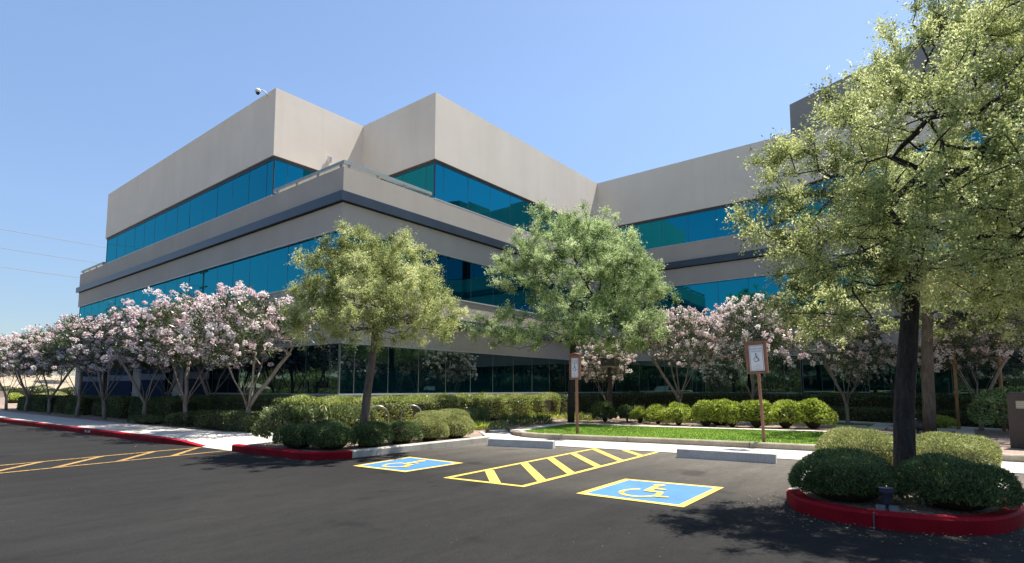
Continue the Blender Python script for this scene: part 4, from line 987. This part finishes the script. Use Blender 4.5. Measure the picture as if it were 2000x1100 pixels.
def dome(label, x, y, rx, ry, h, n, L, W, leafm, pw=2.6, name='clipped_shrub', group=None, nz=0.03, z=0.12, tint0=0.42, stems=False, upb=0.3, cat='shrub', core=True, out=0.6):
    SEED[0] += 1; rg = np.random.default_rng(SEED[0])
    t = thing(name, label, cat, (x, y, z), 0, group)
    P, N = dome_points(n, rx, ry, h, pw, rg)
    if stems: P = P[P[:, 2] > h * 0.18]; N = N[:len(P)] if False else dome_points(1, rx, ry, h, pw, rg)[1].repeat(len(P), 0) * 0 + unit(P - np.array([0, 0, h * .3]))
    link('foliage', foliage(P, N, rg, L, W, leafm, name + '_foliage', nz, 5.0, SEED[0], tint0=tint0, upb=upb, depth=0.08 if not stems else 0.2, out=out), t)
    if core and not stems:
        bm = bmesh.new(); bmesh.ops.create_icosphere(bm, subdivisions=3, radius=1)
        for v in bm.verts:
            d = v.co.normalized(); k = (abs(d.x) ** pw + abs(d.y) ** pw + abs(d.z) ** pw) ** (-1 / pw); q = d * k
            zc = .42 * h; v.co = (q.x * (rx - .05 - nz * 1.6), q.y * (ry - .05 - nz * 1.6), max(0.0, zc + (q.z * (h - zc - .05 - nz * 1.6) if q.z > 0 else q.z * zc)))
        me = bpy.data.meshes.new(name + '_shade_core'); bm.to_mesh(me); bm.free(); me.materials.append(M['shade_core']); link('branches_or_core', me, t)  # closed dark shell painting the shade within the dome, no modelled twigs
    else:
        mb = MB()
        for k in range(26):
            a = rg.uniform(0, 6.28); rr = rg.uniform(.3, .8); b = rg.uniform(0, .12)
            mb.tube([(math.cos(a) * b, math.sin(a) * b, -.02), (math.cos(a) * rx * rr * .45, math.sin(a) * ry * rr * .45, h * .3), (math.cos(a) * rx * rr, math.sin(a) * ry * rr, h * rg.uniform(.55, .85))], [.014, .011, .006], 5)
        mb.obj('branches_or_core', M['bark_brown'], t, True)
    return t
# right island mounds
DG = 'clipped mounds round the near right tree'
dome('dark green mound at the front left of the near tree', 7.62, 1.12, .62, .55, .50, 15000, .055, .012, M['leaf_dome'], 2.4, group=DG, nz=.06)
dome('dark green mound at the front right of the near tree', 7.85, .1, .66, .50, .52, 16000, .055, .012, M['leaf_dome'], 2.4, group=DG, nz=.06)
dome('sunlit sage mound behind the near tree on the left', 10.25, 1.25, .80, .60, .66, 15000, .055, .013, M['leaf_sage'], 2.4, group=DG, nz=.06)
dome('sunlit sage mound behind the near tree on the right', 10.6, .15, 1.05, .55, .62, 16000, .055, .013, M['leaf_sage'], 2.4, group=DG, nz=.06)
# left island domes
LG = 'clipped domes on the left island'
for x, y, rx, ry, h, mm, lb in (
    (6.75, 11.3, .42, .52, .55, 'leaf_dome', 'dark clipped dome nearest the red nose of the left island'),
    (7.05, 10.5, .45, .45, .52, 'leaf_dome', 'dark clipped dome above the red kerb bend, right of the first'),
    (7.75, 11.6, .45, .45, .55, 'leaf_dome', 'dark clipped dome half hidden behind the front pair'),
    (7.95, 10.32, .40, .40, .50, 'leaf_dome', 'mid green clipped dome in front of the leaning trunk'),
    (8.85, 10.42, .45, .42, .54, 'leaf_dome', 'green clipped dome below the far bike hoop'),
    (9.75, 10.4, .45, .42, .52, 'leaf_sage', 'pale sunlit clipped dome second from the right end of the left island'),
    (10.72, 10.45, .47, .45, .55, 'leaf_sage', 'pale sunlit clipped dome at the right end of the left island')):
    dome(lb, x, y, rx, ry, h, 9500, .06, .015, M[mm], 2.6, group=LG, nz=.055)
hedge('pale low clipped hedge curving behind the sunlit domes', 12.1, 12.3, 2.2, .9, .62, 3600, .05, .012, M['leaf_sage'], .3, 'clipped_hedge', rz=0.25, nz=.05)
hedge('dark low clipped hedge at the right of the sunlit domes', 14.3, 13.3, 2.0, .9, .60, 3200, .05, .014, M['leaf_dome'], .25, 'clipped_hedge', rz=0.35, nz=.05)
# big loose oleander shrub at the ramp
dome('big loose oleander shrub with bare stems at the island nose', 7.3, 12.55, .78, .85, .86, 5000, .16, .034, M['leaf_hedge'], 2.8, 'oleander_shrub', stems=True, upb=.75, nz=.12, tint0=.55)
hedge('oleander hedge running right from the big loose shrub', 8.75, 13.0, 2.3, 1.1, .74, 1000, .16, .034, M['leaf_hedge'], .25, 'oleander_hedge', rz=0.15, nz=.13, upb=.75, tint0=.58)
# long bright hedge under the front glass
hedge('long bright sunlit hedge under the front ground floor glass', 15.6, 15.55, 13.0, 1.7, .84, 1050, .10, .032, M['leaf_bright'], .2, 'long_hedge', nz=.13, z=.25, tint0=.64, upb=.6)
# left hedges, in the building's shade
HG = 'hedges between the left pavement and the building'
for cx, cy, lx, ly, lz, lb in (
    (10.2, 21.4, 1.3, 9.4, 1.0, 'dark hedge under the left ground floor glass behind the nearest oleander'),
    (8.55, 17.9, 1.1, 3.7, .60, 'low green hedge beside the ramp below the nearest oleander'),
    (8.45, 21.2, .9, 1.7, .42, 'small low hedge next left of the low green hedge'),
    (9.3, 25.2, 1.5, 4.4, .9, 'dark clipped hedge before the nearest tiled pier'),
    (9.3, 30.3, 1.5, 4.4, .9, 'dark clipped hedge right of the grey post lamp'),
    (9.2, 35.7, 1.6, 4.6, .9, 'dark clipped hedge left of the grey post lamp'),
    (9.3, 42.2, 2.2, 6.6, .85, 'dark clipped hedge farthest along the left pavement')):
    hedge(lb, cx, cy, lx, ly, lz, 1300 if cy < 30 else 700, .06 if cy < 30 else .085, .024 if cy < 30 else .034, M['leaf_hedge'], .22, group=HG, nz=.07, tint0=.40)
for x, y in ((8.0, 23.4), (8.05, 24.6), (7.95, 26.2)): pass
dome('low green plant on the pavement edge under the second oleander', 8.05, 23.7, .45, 1.3, .32, 2500, .06, .022, M['leaf_hedge'], 2.4, 'low_shrub', nz=.06)
# plaza row
PG = 'round bright shrubs along the back of the lawn'
pl = [(19.24, 10.86, .75, .75, 'leaf_dome', 'dark round shrub at the left end of the row behind the lawn'), (19.6, 10.1, .62, .58, 'leaf_dome', 'smallest round shrub, second from the left behind the lawn'),
      (19.47, 9.5, .72, .58, 'leaf_lime', 'round lime shrub third from the left behind the lawn'), (19.37, 8.74, .76, .64, 'leaf_lime', 'round lime shrub fourth from the left behind the lawn'),
      (19.29, 7.93, .82, .74, 'leaf_lime', 'round lime shrub below the middle plaza oleander'), (19.24, 6.93, .92, .80, 'leaf_lime', 'round lime shrub just left of the centre of the row'),
      (19.43, 6.12, .86, .78, 'leaf_lime', 'round lime shrub two places left of the right sign'), (19.6, 5.37, .95, .95, 'leaf_lime', 'tallest round lime shrub just left of the right sign post'),
      (19.9, 4.55, 1.0, .92, 'leaf_lime', 'round lime shrub just right of the right sign post'), (20.2, 3.8, 1.0, .83, 'leaf_lime', 'round lime shrub at the right end of the row')]
for x, y, wd, h, mm, lb in pl:
    dome(lb, x + .2, y, wd * .56, wd * .54, h, 3000, .11, .045, M[mm], 2.2, 'round_shrub', PG, nz=.15, upb=.65, tint0=.5)
dome('second lime shrub peeping up behind the middle of the row', 20.35, 6.75, .5, .5, .88, 2600, .065, .026, M['leaf_lime'], 2.5, 'round_shrub', PG, nz=.05, upb=.45)
# wing hedges
hedge('tall dark hedge under the ground floor glass of the right wing', 28.75, 11.4, 1.3, 9.4, 1.05, 520, .10, .036, M['leaf_hedge'], .2, 'wing_hedge', nz=.07, tint0=.4)
hedge('dark shaded hedge in the inner corner behind the middle tree trunk', 25.4, 15.9, 6.2, 1.2, 1.0, 600, .10, .036, M['leaf_hedge'], .2, 'wing_hedge', nz=.07, tint0=.42)
hm_ = TC + TD * 4.6 + TN * 1.1
hedge('tall dark hedge before the angled wing behind the two right trunks', hm_.x, hm_.y, 1.3, 10.2, 1.05, 520, .10, .036, M['leaf_hedge'], .2, 'wing_hedge', nz=.07, tint0=.4, rz=math.radians(-24))
hm_ = TC + TD * 5.2 + TN * 2.25
hedge('low dark hedge in front of the tall hedge of the angled wing', hm_.x, hm_.y, .8, 8.4, .55, 800, .08, .03, M['leaf_hedge'], .18, 'low_hedge', nz=.06, tint0=.36, rz=math.radians(-24))
dome('big dark leafy shrub on gravel left of the bollard light', 21.3, -1.15, .9, .95, 1.25, 4200, .10, .04, M['leaf_green'], 2.5, 'leafy_shrub', stems=True, upb=.4, nz=.1, tint0=.35)
dome('small lime ground plant at the foot of the second right trunk', 22.6, .55, .55, .45, .38, 2200, .08, .035, M['leaf_lime'], 2.2, 'ground_plant', nz=.06, tint0=.6, core=False)
# little bed plants
def tuft(label, x, y, r_, h, n, mm, group=None, L=None, W=.02):
    SEED[0] += 1; rg = np.random.default_rng(SEED[0]); t = thing('bed_plant', label, 'plant', (x, y, .12), 0, group)
    a = rg.uniform(0, 6.28, n); q = rg.uniform(0, 1, n) ** .5
    P = np.column_stack([np.cos(a) * q * r_, np.sin(a) * q * r_, rg.uniform(0, h * .5, n)])
    A = unit(np.column_stack([np.cos(a) * q * .8, np.sin(a) * q * .8, np.full(n, .8)]) + rg.normal(size=(n, 3)) * .35)
    link('leaves', quad_mesh('bed_plant_leaves', leaf_quads(P, A, rg.uniform(.5, 1, n) * (L or h * .7), rg.uniform(.6, 1.2, n) * W, rg), rg.uniform(.15, .8, n), M[mm]), t)
    link('stems', MB().tube([(0, 0, -.03), (0, 0, h * .4)], .012, 5).mesh('bed_plant_stems', M['bark_brown']), t)
BG = 'small plants in the gravel beds'
for x, y, r_, h, mm, lb in ((14.0, 11.9, .4, .3, 'leaf_hedge', 'dark small plant beside the kerb stub left of the lawn'), (15.4, 11.9, .4, .32, 'leaf_hedge', 'dark small plant at the left corner of the lawn edging'),
    (16.3, 12.9, .5, .45, 'leaf_dome', 'dark spiky plant left of the middle tree trunk'), (17.0, 12.2, .4, .4, 'leaf_dome', 'dark spiky plant touching the middle tree trunk on the left'),
    (13.3, 12.1, .4, .3, 'leaf_lime', 'small bright plant at the end of the dark low hedge'), (19.2, 13.4, .7, .35, 'leaf_lime', 'pale green plant behind the middle tree trunk'),
    (19.6, 12.1, .6, .4, 'leaf_lime', 'pale green plant right of the left sign post'), (22.4, 11.0, .6, .6, 'leaf_sage', 'grey green shrublet behind the left round shrubs'), (22.3, 9.2, .6, .75, 'leaf_sage', 'pale flowering shrublet behind the fourth round shrub')):
    tuft(lb, x, y, r_, h, 420, mm, BG, None, .03)

# ------------------------------------------------------------------ distance
low = thing('low_wall', 'low beige wall at the far left end of the pavement', 'wall', (7.6, 60.0, 0))
MB().box(-9, 2.6, -.2, .2, 0, 1.15).obj('panel', M['wall'], low); MB().box(-9.05, 2.65, -.25, .25, 1.15, 1.25).obj('coping', M['kerb'], low)
bank = MB(); bank.add([(-80, 76, -.05), (120, 76, -.05), (120, 96, 3.2), (-80, 96, 3.2), (120, 300, 4.0), (-80, 300, 4.0)], [(0, 1, 2, 3), (3, 2, 4, 5)])
structure(bank.obj('far_bank', M['earth']))
FG = 'shrubs on the tan bank beyond the building'
for i, (x, y, s, mm, lb) in enumerate(((9, 68, 1.2, 'leaf_sage', 'pale shrub on the flat before the bank, left one'), (12, 69, 1.0, 'leaf_lime', 'pale lime shrub on the flat before the bank, middle one'), (15, 68.5, 1.1, 'leaf_sage', 'pale shrub on the flat before the bank close to the building'), (6.5, 70, 1.2, 'leaf_lime', 'lime shrub above the low wall'))):
    dome(lb, x, y, s, s, s * .9, 1500, .16, .07, M[mm], 2.2, 'bank_shrub', FG, nz=.12, tint0=.6)
BT = 'olive trees on the bank beyond the building'
for x, y, s, rz, lb in ((11.0, 86, 1.0, 1.0, 'far olive tree on the bank above the low wall'), (20.5, 90, 0.95, 2.3, 'far olive tree on the bank glimpsed beside the building end'), (15.5, 95, 1.05, 4.0, 'far olive tree on the bank between the other two'), (8.0, 80, 1.1, .4, 'far olive tree rising behind the low wall'), (3.5, 84, 1.2, 5.2, 'far olive tree at the very left edge')):
    dup(tL, (x, y, 1.6), rz, lb, s, BT)
hedge('dark far hedge along the foot of the tan bank', 6, 75, 26, 1.8, 1.5, 140, .2, .1, M['leaf_hedge'], .4, 'far_hedge', nz=.25, tint0=.5, z=0.0)
# overhead lines and their pole
PX, PY = -16.4, 97.5
pole = thing('utility_pole', 'tall utility pole whose dark image shows in the left glass', 'utility pole', (PX, PY, 0))
MB().tube([(0, 0, -1), (0, 0, 26)], [.3, .2], 10).obj('pole', M['bark_brown'], pole, True)
for z in (23.2, 20.7, 18.2): MB().box(-.12, .12, -1.6, 1.6, z, z + .2).obj('crossarm', M['bark_brown'], pole)
for z, lb in ((23.4, 'topmost of the three overhead cables left of the building'), (20.9, 'middle one of the three overhead cables left of the building'), (18.4, 'lowest of the three overhead cables left of the building')):
    c = MB().tube([(PX + 95 * t, PY + .2 * math.sin(t), z - 2.4 * 4 * t * (1 - t) * .5) for t in np.linspace(0, 1, 30)], .035, 6)
    tag(c.obj('overhead_cable', M['cable'], None, True), lb, 'cable', 'overhead cables')
# planting and cars across the drive, seen mirrored in the glass
MG = 'trees across the car park seen mirrored in the ground floor glass'
hedge('long dark hedge across the drive seen mirrored in the left ground floor glass', -15.5, 45, 1.6, 110, 1.3, 220, .14, .06, M['leaf_hedge'], .3, 'mirrored_hedge', nz=.12, tint0=.5, z=0.0)
hedge('tall dark hedge far across the drive seen mirrored in the wing glass', -24, 55, 2.2, 220, 3.0, 100, .22, .1, M['leaf_hedge'], .4, 'mirrored_hedge', nz=.25, tint0=.5, z=0.0)
hedge('tall dark hedge south of the car park seen mirrored in the front glass', 8, -30, 70, 2.2, 3.0, 110, .22, .1, M['leaf_hedge'], .4, 'mirrored_hedge', nz=.25, tint0=.5, z=0.0)
hedge('hedge south of the car park seen mirrored in the front ground floor glass', 8, -22, 44, 1.6, 1.3, 260, .14, .06, M['leaf_hedge'], .3, 'mirrored_hedge', nz=.12, tint0=.5, z=0.0)
mir = [(-17, 53, tM, .75, .3), (-16, 60, tL, 1.4, 1.3), (-18, 67, tM, .8, 2.3), (-17, 75, tL, 1.5, 3.7), (-19, 84, tM, .8, 4.9), (-20, 50, tL, 1.5, 2.9), (-20, 71, tL, 1.5, .9), (-18, -5, tM, .8, .3), (-19, 12, tL, 1.5, 3.3), (-17.5, 19.5, tM, .7, 5.1), (-19, 27, tL, 1.5, 1.1), (-17, 34, tL, 1.4, 2.2), (-18, 42, tL, 1.45, .6), (13.5, -18, tL, 1.5, 3.0), (20, -20, tL, 1.5, .5), (27, -17, tL, 1.4, 1.0), (6.5, -20, tM, .8, 3.8), (-4, -16, tM, .8, 2.4), (-18, -14, tL, 1.5, 4.0),
       (-16, 16, tL, 1.2, .4), (-17, 23, tM, .75, 1.7), (-16, 30, tL, 1.25, 2.9), (-18, 38, tM, .8, .2), (-16, 46, tL, 1.2, 4.4),
       (10, -16, tM, .85, .9), (17, -15, tL, 1.4, 2.2), (23.5, -19, tM, .8, 3.9), (3, -18, tL, 1.4, 5.5), (-9, -9, tM, .75, 2.0), (-15, 2, tL, 1.35, 3.0), (-14, 9, tM, .75, 4.6)]
for i, (x, y, src, s, rz) in enumerate(mir):
    dup(src, (x, y, 0.0), rz, 'shade tree across the car park seen only mirrored in the ground floor glass', s, MG)

M['carpaint'] = surf('dark_car_paint', (0.02, 0.03, 0.04), (0.025, 0.035, 0.045), 1, 0.2, 40, 0, 0.6, metallic=0.3)
M['carpale'] = surf('silver_car_paint', (0.42, 0.43, 0.44), (0.46, 0.47, 0.48), 1, 0.25, 40, 0, 0.6, metallic=0.4)
M['carglass'] = surf('car_window', (0.01, 0.015, 0.018), (0.012, 0.017, 0.02), 1, 0.05, 40, 0, 0.8)
M['tyre'] = surf('tyre_rubber', (0.015,) * 3, (0.022,) * 3, 5, 0.9, 60, 0.2)
def car(loc, rz, paint, label):
    r = thing('parked_car', label, 'car', loc, rz, 'cars parked across the drive')
    def side(prof, hw, name, m, parent, tap=0.0, z0=0.9):
        vs = []
        for s_ in (-1, 1): vs += [(x, s_ * (hw - max(0, z - z0) * tap), z) for x, z in prof]
        k = len(prof); q = MB().add(vs, [tuple(range(k)), tuple(range(2 * k - 1, k - 1, -1))] + [(i, (i + 1) % k, k + (i + 1) % k, k + i) for i in range(k)])
        return q.obj(name, m, parent)
    side([(-2.3, .35), (2.3, .35), (2.38, .6), (2.3, .88), (1.2, 1.0), (.55, 1.55), (.2, 1.66), (-1.9, 1.68), (-2.2, 1.55), (-2.35, 1.0)], .93, 'body', paint, r, .18)
    side([(1.05, 1.04), (.52, 1.5), (.2, 1.58), (-1.85, 1.58), (-2.05, 1.08)], .935, 'side_window', M['carglass'], r, .18)
    for x in (-1.45, 1.45):
        for s_ in (-1, 1):
            w_ = MB().tube([(x, s_ * .72, .36), (x, s_ * .95, .36)], .36, 20).obj('wheel', M['tyre'], r); MB().tube([(x, s_ * .95, .36), (x, s_ * .965, .36)], .22, 16).obj('rim', M['steel'], w_)
    for s_ in (-1, 1): MB().box(2.3, 2.39, s_ * .7 - .16, s_ * .7 + .16, .66, .8).obj('headlight', M['lens'], r)
car((-8.2, 10.6, 0), math.radians(8), M['carpaint'], 'dark car across the drive mirrored left of the leaning oleander')
car((-8.6, 4.8, 0), math.radians(-5), M['carpale'], 'silver car across the drive mirrored near the staked oleander')

def litter(n, pts, spread, name, m, size):
    rg = np.random.default_rng(77); P = np.array(pts)[rg.integers(0, len(pts), n)] + rg.normal(size=(n, 2)) * spread
    Q = np.column_stack([P, np.full(n, .016)]); A = unit(np.column_stack([rg.normal(size=(n, 2)), rg.normal(0, .12, n)]))
    return stuff(link(name, quad_mesh(name, leaf_quads(Q, A, rg.uniform(.5, 1.3, n) * size, rg.uniform(.4, .8, n) * size * .6, rg), rg.uniform(0, 1, n), m)))
M['dryleaf'] = leafmat('dry_leaf', ((0.10, 0.07, 0.035), (0.22, 0.16, 0.08), (0.36, 0.30, 0.18)), 0.1, 0.8, 0.1)
kp = IRED + [(6.1, 12.0), (6.2, 11.0), (6.6, 10.0), (7.5, 9.7), (9.0, 9.7), (10.5, 9.75)] + [(5.5, y) for y in range(16, 34, 2)]
litter(900, kp, (.35, .35), 'leaf_litter', M['dryleaf'], .035)
litter(420, [(3, 3), (4, 6), (5, 9), (8, 6), (9, 4), (5, 2), (10, 7)], (1.6, 1.6), 'grit', M['dryleaf'], .014)
